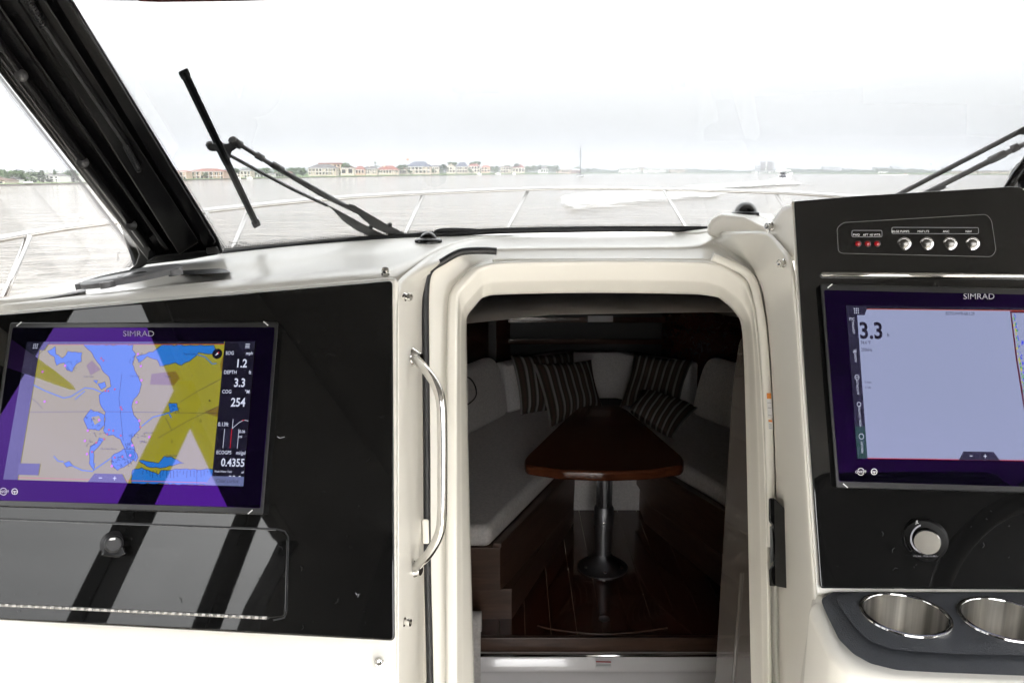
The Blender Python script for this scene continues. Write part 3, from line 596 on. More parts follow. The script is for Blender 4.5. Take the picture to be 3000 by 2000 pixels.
def scr(name, rgb, k=1.0):                   # lit pixels under the same coated cover glass
    c = lin(*rgb); return pm('screen_' + name, (.004, .004, .005), .03, ior=1.95, tint=(.4, .34, 1), emis=tuple(k * v / EX for v in c))
SC = {k: scr(k, v) for k, v in dict(land=(146, 140, 38), water=(38, 112, 196), shore=(16, 26, 70), dark=(14, 14, 22), bar=(30, 30, 44), text=(205, 210, 232), red=(190, 20, 30), pink=(196, 96, 216), olive=(120, 100, 26),
      grey=(146, 154, 186), pale=(140, 150, 190), ink=(22, 20, 30), line=(60, 62, 86), green=(26, 62, 50), orange=(190, 84, 30), maroon=(80, 10, 14), sonarblue=(60, 70, 220), sonargreen=(60, 160, 60), sonaryellow=(200, 190, 40), tab=(100, 108, 150), label=(40, 44, 84)).items()}
def sc_fn(q, pl, W=1000, H=565):             # screen pixels (W x H) -> point on the cover glass
    return lambda x, y, o=0: pl(*q(x / W, y / H), o)
def display(name, label, pl, outer, inner, logo_uv):
    d = thing(name, label, 'chart display')
    oq = quad(*outer)
    slab('casing', rounded([oq(0, 0), oq(1, 0), oq(1, 1), oq(0, 1)], 7), pl, .013, .003, M['casing'], d, .0025, 3)
    slab('cover_glass', rounded([oq(.012, .028), oq(.988, .028), oq(.988, .968), oq(.012, .968)], 5), pl, .0138, .010, M['bezel'], d, .0006, 2)
    for u, v, s in ((.035, .008, 1), (.955, .008, -1), (.955, .988, 1), (.035, .988, -1)):
        a = oq(u, v); stroke('corner_tick', [[(a[0] - 7 * s, a[1] + 6), (a[0] + 7 * s, a[1] - 6)]], 3.4, pl, .0142, M['white'], d)
    x, y = logo_uv
    text('logo_lettering', 'SIMRAD', x, y, 17, pl, .0142, M['lettering'], d, 'CENTER', sx=1.12)
    return d
# port chart plotter
OL = ((30, 945), (816, 943), (771, 1507), (-48, 1482)); IL = ((79, 1001), (748, 999.5), (713, 1423.6), (9, 1403.7))
d1 = display('chart_display', 'chart display showing a coloured lake map on the port panel', LP, OL, IL, (406, 985))
q1 = quad(*IL); s1 = sc_fn(q1, LP); g0 = .0141; st_ = .00012
def c2(x, y):                                # tracing units -> screen units of this display (inverse of the homography, by Newton steps)
    X, Y = x / 2.4118, 900 + y / 2.4118; u, v = .5, .5
    for _ in range(12):
        a = q1(u, v); e = 1e-4; b = q1(u + e, v); c = q1(u, v + e)
        ja, jb, jc, jd = (b[0] - a[0]) / e, (c[0] - a[0]) / e, (b[1] - a[1]) / e, (c[1] - a[1]) / e; det = ja * jd - jb * jc
        rx_, ry_ = X - a[0], Y - a[1]; u += (rx_ * jd - jb * ry_) / det; v += (ja * ry_ - jc * rx_) / det
    return u * 1000, v * 565
def rect(x0, y0, x1, y1): return [(x0, y0), (x1, y0), (x1, y1), (x0, y1)]
sheet('screen', rect(0, 0, 1000, 565), s1, g0, SC['land'], d1)
wp = [[(590, 265), (940, 265), (935, 300), (960, 330), (935, 400), (965, 470), (1000, 540), (985, 600), (945, 650), (930, 700), (945, 760), (985, 820), (990, 860), (960, 890), (925, 930), (950, 990), (975, 1060), (960, 1090), (900, 1060), (880, 1000), (850, 930), (800, 900), (760, 905), (730, 870), (745, 790), (745, 740), (715, 700), (700, 620), (720, 600), (785, 560), (770, 490), (720, 440), (690, 390), (640, 310)],
      [(335, 310), (390, 275), (395, 330), (440, 360), (480, 310), (580, 320), (575, 380), (540, 400), (510, 455), (470, 440), (455, 390), (400, 410), (385, 350)],
      [(960, 350), (1030, 330), (1100, 300), (1140, 268), (1510, 266), (1540, 330), (1480, 330), (1400, 320), (1340, 380), (1280, 410), (1240, 390), (1130, 415), (1110, 370), (1040, 345), (980, 390)],
      [(935, 1150), (1000, 1130), (1120, 1180), (1140, 1150), (1300, 1140), (1510, 1145), (1515, 1252), (930, 1240)],
      [(980, 1080), (1060, 1090), (1120, 1100), (1160, 1050), (1210, 1055), (1300, 1100), (1240, 1110), (1130, 1135), (1060, 1130)],
      [(590, 790), (640, 720), (740, 760), (740, 830), (700, 870), (620, 860)], [(640, 980), (690, 950), (700, 920), (740, 930), (690, 990), (660, 1020), (665, 1150), (630, 1100)],
      [(790, 1050), (870, 1000), (950, 1000), (960, 1060), (900, 1110), (830, 1150), (790, 1110)], [(450, 1100), (490, 1085), (520, 1120), (470, 1128)], [(1190, 680), (1250, 678), (1262, 730), (1200, 732)], [(690, 540), (740, 525), (750, 560), (715, 580)], [(660, 515), (690, 515), (684, 540)]]
def jag(poly, a=5):                          # shore lines with small bays
    out = []
    for i, p in enumerate(poly):
        b = poly[(i + 1) % len(poly)]; n = max(1, int(math.hypot(b[0] - p[0], b[1] - p[1]) / 22))
        for k in range(n):
            t = k / n; out.append((p[0] + (b[0] - p[0]) * t + (random.uniform(-a, a) if k else 0), p[1] + (b[1] - p[1]) * t + (random.uniform(-a, a) if k else 0)))
    return out
def flat(name, polys, fn, o, mat, parent):
    vs = []; fs = []
    for p in polys: fs.append(tuple(range(len(vs), len(vs) + len(p)))); vs += [fn(x, y, o) for x, y in p]
    o_ = mesh(name, vs, fs, mat, parent, fix=False)
    if len(polys) > 2: o_['kind'] = 'stuff'
    return o_
sp_polys = [[c2(*p) for p in jag(w)] for w in wp]
for w in sp_polys: flat('map_water', [w], s1, g0 + st_, SC['water'], d1)
for w in ([(395, 280), (470, 290), (465, 340), (430, 355), (400, 330)], [(490, 290), (560, 295), (575, 315), (500, 315)], [(645, 775), (700, 765), (715, 800), (670, 830)], [(1410, 335), (1490, 340), (1520, 370), (1500, 385)]): flat('map_islet', [[c2(*p) for p in w]], s1, g0 + 2 * st_, SC['land'], d1)
for w in ([(610, 410), (650, 375), (710, 440), (640, 480)], [(1070, 470), (1240, 450), (1270, 500), (1230, 550), (1060, 545)], [(1555, 400), (1580, 330), (1590, 450), (1560, 450)], [(1440, 740), (1560, 690), (1555, 780)]): flat('map_town', [[c2(*p) for p in w]], s1, g0 + st_, SC['olive'], d1)
stroke('map_shoreline', sp_polys, 2.2, s1, g0 + 2 * st_, SC['shore'], d1, True)
ln = [[(200, 530), (320, 590), (450, 640), (500, 630), (600, 568), (660, 575), (720, 602)], [(530, 650), (600, 590)], [(1000, 840), (1080, 775), (1160, 755), (1250, 722)], [(380, 1050), (410, 1085), (450, 1090)], [(515, 1120), (580, 1150), (655, 1158), (670, 1100)], [(1380, 330), (1450, 350), (1500, 400), (1530, 395)], [(1190, 740), (1210, 780)], [(660, 1150), (790, 1060)]]
for l in ln: stroke('map_channel', [[c2(*p) for p in l]], 4.5, s1, g0 + 2 * st_, SC['water'], d1)
ln2 = [[(200, 740), (700, 735), (1560, 748)], [(1120, 920), (1330, 800), (1560, 690)], [(1270, 670), (1400, 590), (1580, 495)], [(220, 640), (260, 670), (300, 715)], [(1390, 1145), (1390, 1248)], [(860, 470), (840, 640), (870, 940)], [(235, 370), (335, 270)], [(1170, 780), (1215, 870)]] + [[(x, 1150), (x + random.uniform(-6, 6), 1150 + random.uniform(15, 60))] for x in range(1010, 1500, 24)]
stroke('map_line', [[c2(*p) for p in l] for l in ln2], 1.6, s1, g0 + 3 * st_, SC['shore'], d1)
def dots(name, L, r, fn, o, mat, par, n=8): return flat(name, [[(x + r * math.cos(i * 2 * math.pi / n), y + r * math.sin(i * 2 * math.pi / n)) for i in range(n)] for x, y in L], fn, o, mat, par)
dots('map_mark', [c2(*p) for p in [(715, 360), (765, 590), (810, 578), (853, 705), (860, 720), (745, 590), (770, 865), (800, 870), (757, 895), (853, 905), (735, 930), (680, 955), (650, 1020), (810, 1060), (730, 375), (990, 845), (865, 1055)]], 4.2, s1, g0 + 4 * st_, SC['red'], d1)
dots('map_mark', [c2(*p) for p in [(460, 412), (300, 455), (315, 665), (965, 670), (985, 800), (995, 415), (1000, 515), (620, 870), (600, 942), (615, 1035), (790, 1120), (920, 1045), (935, 975), (1055, 915), (975, 330), (700, 795)]], 5.5, s1, g0 + 4 * st_, SC['pink'], d1)
mr_ = []
for cx_, cy_ in ((645, 800), (690, 860), (960, 900), (1000, 930), (910, 980), (860, 1070), (830, 1110), (890, 1080), (500, 400), (660, 960), (1225, 705), (960, 360)):
    for _ in range(7):
        x, y = cx_ + random.uniform(-38, 38), cy_ + random.uniform(-30, 30); a = random.uniform(0, 6.3); l = random.uniform(10, 26); mr_.append([c2(x, y), c2(x + l * math.cos(a), y + l * math.sin(a)), c2(x + l * math.cos(a) + 8, y + l * math.sin(a) + 8)])
stroke('map_jetties', mr_, 1.5, s1, g0 + 5 * st_, SC['shore'], d1)
for s, x, y, h in (('Clear Lake', 625, 493, 13), ('Clear Lake', 950, 490, 13), ('Village', 1185, 493, 13), ('Taylor Lake', 1340, 335, 15), ('Clear Lake Shores', 765, 1003, 12), ('Seabrook', 1210, 1053, 16), ('tide pool', 1050, 890, 13)):
    u, v = c2(x, y); text('map_label', s, u, v, h * .55, s1, g0 + 6 * st_, SC['label'], d1, 'CENTER')
x_, y_ = c2(1480, 658); dots('cursor_dot', [(x_, y_)], 4, s1, g0 + 6 * st_, SC['ink'], d1)
stroke('buoy_symbol', [[c2(1210, 955), c2(1214, 930), c2(1219, 955), c2(1210, 955)], [c2(1412, 808), c2(1418, 785), c2(1424, 808), c2(1412, 808)]], 2, s1, g0 + 6 * st_, SC['ink'], d1)
# chart frame, data column, tabs
stroke('screen_edge', [[(62, 12), (872, 12)], [(50, 556), (870, 556)]], 2.4, s1, g0 + 3 * st_, SC['orange'], d1)
flat('side_bar', [rect(0, 0, 64, 565), rect(0, 0, 870, 11)], s1, g0 + 5 * st_, SC['bar'], d1)
for k, s in enumerate(('LIGHTING', 'AUDIO', 'AUTOPILOT', 'VESSEL CONTROL', 'MERCURY')): text('side_lettering', s, 44, 120 + k * 98, 9, s1, g0 + 6 * st_, SC['line'], d1, rot=math.pi / 2)
flat('menu_tab', [[(0, 0), (105, 0), (85, 36), (0, 36)]], s1, g0 + 7 * st_, SC['bar'], d1)
flat('menu_dots', [rect(32 + 8 * i, 9 + 8 * j, 36 + 8 * i, 13 + 8 * j) for i in range(3) for j in range(3)], s1, g0 + 8 * st_, SC['text'], d1)
flat('data_column', [rect(872, 0, 1000, 565)], s1, g0 + 5 * st_, SC['dark'], d1)
flat('menu_tab', [[(925, 0), (1000, 0), (1000, 34), (940, 34)]], s1, g0 + 6 * st_, SC['bar'], d1)
flat('menu_lines', [rect(960, 10 + 7 * i, 978, 13 + 7 * i) for i in range(3)], s1, g0 + 7 * st_, SC['text'], d1)
for s, x, y, h, al in (('SOG', 880, 55, 15, 'LEFT'), ('mph', 994, 55, 14, 'RIGHT'), ('1.2', 974, 106, 34, 'RIGHT'), ('DEPTH', 880, 133, 15, 'LEFT'), ('ft', 994, 133, 15, 'RIGHT'), ('3.3', 974, 184, 34, 'RIGHT'), ('COG', 880, 211, 15, 'LEFT'), ('°M', 994, 211, 15, 'RIGHT'), ('254', 980, 262, 34, 'RIGHT'),
                       ('0.13ft', 876, 340, 16, 'LEFT'), ('0.06', 965, 365, 12, 'LEFT'), ('mi', 965, 384, 12, 'LEFT'), ('ECOGPS', 880, 447, 14, 'LEFT'), ('mi/gal', 998, 447, 14, 'RIGHT'), ('0.4355', 998, 492, 30, 'RIGHT'), ('Fresh Water Tank', 880, 516, 8, 'LEFT'), ('gal', 998, 516, 8, 'RIGHT'), ('22.0', 990, 552, 26, 'RIGHT')):
    text('reading', s, x, y, h, s1, g0 + 7 * st_, SC['text'], d1, al, sx=.84, bold=.03 if h > 20 else .012)
flat('tide_plot', [rect(905, 350, 965, 424)], s1, g0 + 6 * st_, SC['bar'], d1)
stroke('plot_line', [[(905, 350), (905, 424)], [(963, 350), (963, 424)], [(936, 312), (936, 350)], [(936, 348), (960, 326), (980, 315), (998, 318)]], 2, s1, g0 + 7 * st_, SC['text'], d1)
stroke('plot_needle', [[(934, 350), (934, 424)], [(972, 317), (982, 315)]], 3, s1, g0 + 8 * st_, SC['red'], d1)
flat('cursor_tab', [[(846, 565), (868, 530), (1000, 530), (1000, 565)]], s1, g0 + 8 * st_, SC['tab'], d1); text('tab_lettering', 'Clear cursor', 935, 553, 14, s1, g0 + 9 * st_, SC['line'], d1, 'CENTER', sx=.9)
flat('zoom_tab', [[(365, 565), (388, 532), (505, 532), (528, 565)]], s1, g0 + 7 * st_, SC['line'], d1); flat('zoom_marks', [rect(408, 547, 422, 550), rect(468, 547, 482, 550), rect(473.5, 541, 476.5, 556)], s1, g0 + 8 * st_, SC['text'], d1)
flat('position_box', [rect(58, 500, 150, 545)], s1, g0 + 5.5 * st_, SC['line'], d1)
dots('compass_disc', [c2(1535, 328)], 21, s1, g0 + 6 * st_, SC['dark'], d1, 20)
flat('compass_needle', [[c2(1517, 342), c2(1537, 318), c2(1543, 330)]], s1, g0 + 7 * st_, SC['text'], d1); flat('compass_needle', [[c2(1537, 318), c2(1552, 312), c2(1543, 330)]], s1, g0 + 7 * st_, SC['red'], d1)
def keys(d, pl, xa, xb, y):
    text('key_lettering', 'ON/OFF', xa, y + 4, 8, pl, .0142, M['white'], d, 'CENTER', sx=.8)
    arc = lambda x, r, a0, a1: [(x + r * math.cos(a0 + (a1 - a0) * i / 14), y + r * math.sin(a0 + (a1 - a0) * i / 14)) for i in range(15)]
    stroke('key_symbol', [arc(xa, 10, math.pi * 1.15, math.pi * 1.85), arc(xa, 10, math.pi * .15, math.pi * .85)], 1.6, pl, .0142, M['white'], d)
    stroke('key_symbol', [arc(xb, 8.5, 0, 2 * math.pi), [(xb - 6, y), (xb + 6, y)], [(xb, y), (xb, y + 7)]], 2, pl, .0142, M['white'], d)
keys(d1, LP, 10, 43, 1439)

# helm sounder
OR = ((2403, 832), (3215, 850), (3238, 1450), (2450, 1428)); IR = ((2479, 895), (3172, 902), (3190, 1352), (2512, 1342))
d2 = display('sounder_display', 'depth sounder display with pale blank screen on the helm panel', RP, OR, IR, (2868, 876))
q2 = quad(*IR); s2 = sc_fn(q2, RP)
sheet('screen', rect(0, 0, 1000, 565), s2, g0, SC['grey'], d2)
flat('side_bar', [rect(0, 0, 44, 565)], s2, g0 + st_, SC['bar'], d2); flat('top_bar', [rect(0, 0, 1000, 11)], s2, g0 + 2 * st_, SC['dark'], d2)
stroke('screen_edge', [[(80, 12), (1000, 12)]], 2.2, s2, g0 + 3 * st_, SC['orange'], d2); stroke('screen_edge', [[(44, 564), (1000, 564)]], 2.5, s2, g0 + 3 * st_, SC['red'], d2)
flat('menu_tab', [[(0, 0), (92, 0), (76, 34), (0, 34)]], s2, g0 + 4 * st_, SC['bar'], d2); flat('menu_dots', [rect(32 + 8 * i, 9 + 7.5 * j, 36 + 8 * i, 13 + 7.5 * j) for i in range(3) for j in range(3)], s2, g0 + 5 * st_, SC['text'], d2)
flat('mercury_tab', [rect(0, 444, 44, 565)], s2, g0 + 2 * st_, SC['green'], d2)
text('side_lettering', 'ITC', 20, 54, 11, s2, g0 + 3 * st_, SC['text'], d2, 'CENTER')
for s, y in (('LIGHTING', 102), ('AUDIO', 206), ('AUTOPILOT', 326), ('VESSEL CONTROL', 446), ('MERCURY', 545)): text('side_lettering', s, 28, y, 9, s2, g0 + 3 * st_, SC['text'], d2, rot=math.pi / 2, sx=.8)
cir = lambda x, y, r: [(x + r * math.cos(i * math.pi / 8), y + r * math.sin(i * math.pi / 8)) for i in range(17)]
stroke('side_symbol', [cir(24, 262, 9), [(18, 262), (30, 262)], cir(24, 362, 8), cir(24, 482, 10), [(16, 172), (16, 166)], [(20, 172), (20, 160)], [(24, 172), (24, 163)], [(28, 172), (28, 158)]], 2, s2, g0 + 3 * st_, SC['text'], d2)
for s, x, y, h in (('74.4 °F', 50, 140, 13), ('200kHz', 50, 166, 13), ('ft', 166, 112, 14), ('G Auto', 56, 283, 8), ('C 76%', 56, 303, 8)): text('reading', s, x, y, h, s2, g0 + 2 * st_, SC['ink'], d2, sx=.85)
text('depth_reading', '3.3', 47, 118, 60, s2, g0 + 2 * st_, SC['ink'], d2, sx=1.02, bold=.035)
text('reading', 'B275LHWR-68.1.29', 482, 30, 12, s2, g0 + 2 * st_, SC['ink'], d2, 'CENTER', sx=.9)
flat('sounder_strip', [[(694, 12), (1000, 12), (1000, 20), (696, 20)]], s2, g0 + 2 * st_, SC['maroon'], d2)
flat('sounder_bottom', [[(693, 14), (699, 14), (716, 200), (730, 300), (742, 420), (760, 560), (738, 420), (722, 300), (708, 190)], [(738, 300), (1000, 320), (1000, 564), (775, 564), (750, 420)]], s2, g0 + 2 * st_, SC['maroon'], d2)
for nm, col, off in (('sounder_echo', 'sonarblue', 8), ('sounder_echo', 'sonargreen', 3), ('sounder_echo', 'sonaryellow', 0)):
    L = []
    for _ in range(40):
        y = random.uniform(20, 400); x = 698 + y * .11 + off + random.uniform(-2, 7); L.append(rect(x, y, x + random.uniform(2, 6), y + random.uniform(2, 9)))
    if col == 'sonarblue':
        for _ in range(50): x, y = random.uniform(735, 760), random.choice((130, 205, 230, 285)) + random.uniform(-12, 12); L.append(rect(x, y, x + 3, y + random.uniform(3, 12)))
    flat(nm, L, s2, g0 + (3 + off * .1) * st_, SC[col], d2)
flat('zoom_tab', [[(440, 565), (462, 533), (592, 533), (618, 565)]], s2, g0 + 4 * st_, SC['bar'], d2); flat('zoom_marks', [rect(488, 548, 500, 551), rect(548, 548, 562, 551), rect(553.5, 542, 556.5, 557)], s2, g0 + 5 * st_, SC['text'], d2)
keys(d2, RP, 2522, 2561, 1381)

# ---- volume knob, cup tray, cups, handles, domes
kb = thing('volume_knob', 'round steel volume knob with black ring on the helm panel', 'knob')
lathe('base_ring', [(.0255, 0), (.0255, .004), (.0235, .009), (.0165, .0105), (.0165, .008)], M['ring'], kb, RP(2708, 1578, .004), nR, 40)
lathe('dial', [(.0148, .006), (.0148, .017), (.0138, .0185), (0, .0185)], M['cap'], kb, RP(2716, 1577, .006), nR, 40)
arc_ = [(2713 + 44 * math.cos(a), 1577 + 42 * math.sin(a)) for a in [math.radians(t) for t in range(95, 291, 6)]]
stroke('dial_arc', [arc_], 5, RP, .0152, M['lettering'], kb)
text('knob_lettering', 'JL AUDIO', 2709, 1532, 9, RP, .0145, M['white'], kb, 'CENTER'); text('knob_lettering', 'VOLUME - PRESS TO MUTE', 2712, 1630, 4.5, RP, .0145, M['lettering'], kb, 'CENTER')
tray = thing('cup_tray', 'charcoal grained tray with two steel cup holders below the helm panel', 'tray')
tp = rounded(TRAY, [6, 14, 10, 10, 10, 10, 20, 20, 0, 0, 0])
tray_top = prism('tray_top', [hz(x, y, .006) for x, y in tp], [hz(x, y, -.02) for x, y in tp], M['charcoal'], tray, .004, 3)
inner = rounded([(2470, 1735), (2448, 1752), (2492, 1822), (2545, 1876), (2620, 1902), (2800, 1914), (3600, 1930), (3600, 1735)], [5, 20, 20, 20, 20, 10, 0, 0])
raised_deck = prism('raised_deck', [hz(x, y, .0105) for x, y in inner], [hz(x, y, 0) for x, y in inner], M['charcoal'], tray, .004, 3)
cut_holes([helm_body, tray_top, raised_deck], [(hz(x, y, .0105), .0425, .09) for x, y in ((2652, 1799), (2944, 1813))])
for nm, (cx, cy), lb in (('cup_holder', (2652, 1799), 'brushed steel cup holder nearest the companionway, fully in view'), ('cup_holder', (2944, 1813), 'steel cup holder cut by the right edge of the picture')):
    ch = thing(nm, lb, 'cup holder', 'cup holders in the helm tray'); c = hz(cx, cy, .0105); R = .0475
    lathe('rim', [(R - .0052, .0), (R - .0045, .0016), (R - .0025, .0023), (R - .0005, .0016), (R, .0)], M['steel'], ch, c, (0, 0, 1), 56, caps=False)
    lathe('cup_wall', [(R - .0055, .001), (R - .007, -.075), (R - .012, -.082), (0, -.082)], M['cup'], ch, c, (0, 0, 1), 56, caps=False)
gh = thing('grab_handle', 'curved polished steel grab handle on the left door pillar', 'handle')
hpts = [(1213, 1046, 1.235), (1232, 1066, 1.20), (1258, 1098, 1.17), (1282, 1140, 1.155), (1293, 1190, 1.15), (1296, 1290, 1.15), (1296, 1400, 1.15), (1294, 1520, 1.15), (1284, 1570, 1.155), (1258, 1618, 1.17), (1232, 1646, 1.19), (1212, 1666, 1.225)]
tube('bar', smooth_path(dd(0, hpts), 8), .0068, M['steel'], gh, 16)
for x, y, z in ((1212, 1045, 1.238), (1211, 1667, 1.228)): lathe('flange', [(.014, -.004), (.014, 0), (.0115, .003), (.008, .009), (.0065, .013)], M['steel'], gh, D(x, y, z), (1, -.45, .0 if y < 1300 else .0), 24)
lt = thing('door_latch', 'black plastic door catch on the right side of the companionway', 'latch')
slab('catch_body', [(2252, 1458), (2268, 1458), (2272, 1460), (2274, 1500), (2274, 1716), (2254, 1716), (2253, 1668), (2264, 1652), (2270, 1610), (2268, 1556), (2260, 1536), (2252, 1526)], CZ(1.26), .0, -.13, M['blackedge'], lt, .004)
slab('catch_front', rounded([(2268, 1458), (2304, 1494), (2307, 1722), (2272, 1716)], 5), CZ(1.25), .0, -.08, M['blackedge'], lt, .005, 3)
slab('keeper_plate', rounded([(2255, 1540), (2262, 1540), (2268, 1640), (2257, 1650)], 3), CZ(1.30), .0, -.08, M['grey'], lt, .001)
def sticker(name, label, pts, fn, o, band, lines):
    t = thing(name, label, 'label'); slab('backing', pts, fn, o, o - .002, M['white'], t)
    (x0, y0), (x1, y1), (x2, y2), (x3, y3) = pts; k = .24
    sheet('colour_band', [(x0 + 1, y0 + 1), (x1 - 1, y1 + 1), (x1 + (x2 - x1) * k - 1, y1 + (y2 - y1) * k), (x0 + (x3 - x0) * k + 1, y0 + (y3 - y0) * k)], fn, o + .0006, band, t)
    stroke('print_lines', [[(x0 + (x3 - x0) * v + 2, y0 + (y3 - y0) * v), (x1 + (x2 - x1) * v - 2, y1 + (y2 - y1) * v)] for v in lines], 1.2, fn, o + .0006, M['grey'], t)
sticker('warning_label', 'tall white warning label with orange band on the right door flange', [(2245, 1150), (2260, 1150), (2264, 1224), (2249, 1223)], CZ(1.36), .012, M['orange'], (.4, .6, .9))
sticker('warning_label', 'small white label with orange band just under the taller warning label', [(2250, 1228), (2263, 1229), (2265, 1258), (2252, 1257)], CZ(1.36), .012, M['orange'], (.5, .7, .88))
for cx, cy, zz, r, lb in ((1255, 702, -.128, .026, 'small black dome light on the dash left of the companionway'), (2184, 622, -.082, .027, 'black dome light on the raised white hump beside helm panel')):
    dm = thing('dome_light', lb, 'dome light', 'dome lights on the dash'); c = HZ(zz)(cx, cy + 5)
    k = .62 if cx < 2000 else .82
    lathe('base_ring', [(r, -.004), (r, .002), (r * .93, .0045), (r * .75, .0065)], M['blackedge'], dm, c, (0, 0, 1), 36)
    lathe('dome', [(r * k * math.cos(a), .003 + r * k * .95 * math.sin(a)) for a in [i * math.pi / 16 for i in range(9)]], M['black'], dm, c, (0, 0, 1), 36)
# dash speaker and vents
spk = thing('dash_speaker', 'grey oval speaker grille with mounting ears lying on the port dash', 'speaker')
sc_ = HZ(-.160)(388, 806); ax = Vector((-.15, -.025, 1))
lathe('frame', [(.075, -.006), (.076, .001), (.072, .004), (.064, .005), (.06, .002), (.03, .001), (0, .0)], M['grey'], spk, sc_, ax, 40)
lathe('cone', [(.022, .001), (.022, .002), (.014, .004), (0, .005)], M['casing'], spk, sc_, ax, 24)
for a in (-3.0, -1.62, -.2, 1.4):
    e = sc_ + Vector((math.cos(a) * .076, math.sin(a) * .076, math.cos(a) * .011 - .003)); lathe('mounting_ear', [(.006, -.006), (.011, -.006), (.011, .003), (.006, .004), (.006, -.006)], M['grey'], spk, e, ax, 16)
for lb, pts in (('short black defrost vent right of the dash speaker', [(528, 806), (534, 792), (640, 786), (662, 789), (676, 798)]), ('long black defrost vent left of the dash speaker', [(118, 876), (180, 862), (250, 846), (252, 853)])):
    v = thing('defrost_vent', lb, 'vent', 'defrost vents'); fz = HZ(-.163 if 'right' in lb else -.188)
    slab('vent_pad', rounded(pts, 4), fz, .001, -.02, M['rubber'], v, .001)

# ================================================================== CABIN SEEN THROUGH THE COMPANIONWAY
FZ = -1.73; SZ = -1.326
def mir(p): return Vector((2 * CX - p[0], p[1], p[2]))
cab = thing('cabin_shell', 'dark cabin liner with wood walls seen through the companionway', 'cabin')
wl = [(-.6, 1.63), (-1.0, 2.5), (-1.1, 2.9), (-.72, 3.6), (-.3, 4.4), (.0, 4.95)]
for s in (0, 1):
    w = [Vector((2 * CX - x if s else x, y, 0)) for x, y in wl]
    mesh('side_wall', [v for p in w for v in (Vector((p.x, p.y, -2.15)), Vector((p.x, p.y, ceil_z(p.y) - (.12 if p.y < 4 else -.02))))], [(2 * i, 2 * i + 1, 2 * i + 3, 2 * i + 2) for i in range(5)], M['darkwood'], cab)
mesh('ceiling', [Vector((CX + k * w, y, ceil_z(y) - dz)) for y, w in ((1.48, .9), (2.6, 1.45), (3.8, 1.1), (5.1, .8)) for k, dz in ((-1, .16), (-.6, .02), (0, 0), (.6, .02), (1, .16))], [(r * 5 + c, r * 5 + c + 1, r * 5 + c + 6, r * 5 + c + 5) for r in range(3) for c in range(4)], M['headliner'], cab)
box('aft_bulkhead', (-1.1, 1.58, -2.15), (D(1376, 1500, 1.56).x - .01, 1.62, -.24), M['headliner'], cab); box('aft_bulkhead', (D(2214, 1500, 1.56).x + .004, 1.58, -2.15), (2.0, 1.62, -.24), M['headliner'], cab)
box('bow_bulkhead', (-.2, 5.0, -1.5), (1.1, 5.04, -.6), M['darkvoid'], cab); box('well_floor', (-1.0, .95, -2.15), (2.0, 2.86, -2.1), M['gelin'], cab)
# lower jambs below the console so that no daylight leaks in
box('lower_bulkhead', (-1.1, 1.56, -2.15), (D(1380, 1900, 1.5).x - .02, 1.6, -.9), M['gel'], cab)
# bow shelves
sh = thing('bow_shelf', 'dark bow shelf unit with two thin wooden edges above the berth', 'shelf')
def FWp(y): return FW(y)
fb = FW(4.93)
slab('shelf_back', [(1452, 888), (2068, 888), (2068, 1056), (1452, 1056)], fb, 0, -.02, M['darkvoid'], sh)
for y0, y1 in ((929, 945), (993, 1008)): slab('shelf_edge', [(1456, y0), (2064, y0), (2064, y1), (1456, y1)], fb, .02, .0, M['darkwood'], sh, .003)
slab('painted_reflection', [(1722, 925), (1796, 925), (1796, 943), (1722, 943)], fb, .026, .02, pm('painted_reflection', (.8, .78, .8), .4), sh)  # white patch painted in for door light reflected on the glossy shelf edge
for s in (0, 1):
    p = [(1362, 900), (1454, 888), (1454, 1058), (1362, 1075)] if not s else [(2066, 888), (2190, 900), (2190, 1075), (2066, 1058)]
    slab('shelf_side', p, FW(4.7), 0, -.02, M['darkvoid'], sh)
# floor
fl = thing('cabin_floor', 'dark cherry plank floor of the cabin under the table', 'floor')
hf = HZ(FZ)
y0, y1 = 2.87, 4.06
for i in range(10):
    x0 = -.05 + i * .1
    box('plank', (x0 + .0012, y0, FZ - .02), (x0 + .0988, y1, FZ), M['wood'], fl)
box('plank', (-.9, y0, FZ - .022), (-.052, y1, FZ - .002), M['wood'], fl); box('plank', (.952, y0, FZ - .022), (1.9, y1, FZ - .002), M['wood'], fl)
tube('arc_trim', smooth_path([hf(x, y, .002) for x, y in ((1575, 1832), (1640, 1846), (1760, 1856), (1870, 1850), (1955, 1838))]), .003, M['walnut'], fl, 8)
lathe('floor_socket', [(.022, 0), (.022, .003), (.014, .004), (.012, .001), (0, .001)], M['alu'], fl, hf(1770, 1812), (0, 0, 1), 24)
box('floor_edge', (-.2, 2.845, FZ - .06), (1.1, 2.868, FZ + .002), M['walnut'], fl, .003)
# white step riser with a rounded lip
rs = thing('step_riser', 'white moulded step riser with bright rounded lip below the cabin floor', 'step')
prof = [(2.845, FZ - .055), (2.835, FZ - .05), (2.825, FZ - .055), (2.815, FZ - .07), (2.80, FZ - .1), (2.80, FZ - .115), (2.812, FZ - .12), (2.82, FZ - .3), (2.82, FZ - .5)]
loft('riser', [[Vector((x, y, z)) for y, z in prof] for x in (-.3, -.15, .45, .95, 1.2)], pm('step_gelcoat', (.82, .8, .8), .12, coat=.4), rs, sub=2)
tube('glint_strip', [(-.3, 2.822, FZ - .056), (1.2, 2.822, FZ - .056)], .007, M['steel'], rs, 12)  # steel tube added to draw the bright line of light along the lip
sticker('danger_label', 'tiny white danger label with red band on the step riser', [(1745, 1934), (1791, 1935), (1791, 1954), (1745, 1953)], FW(2.805), .002, M['warnred'], (.5, .7))
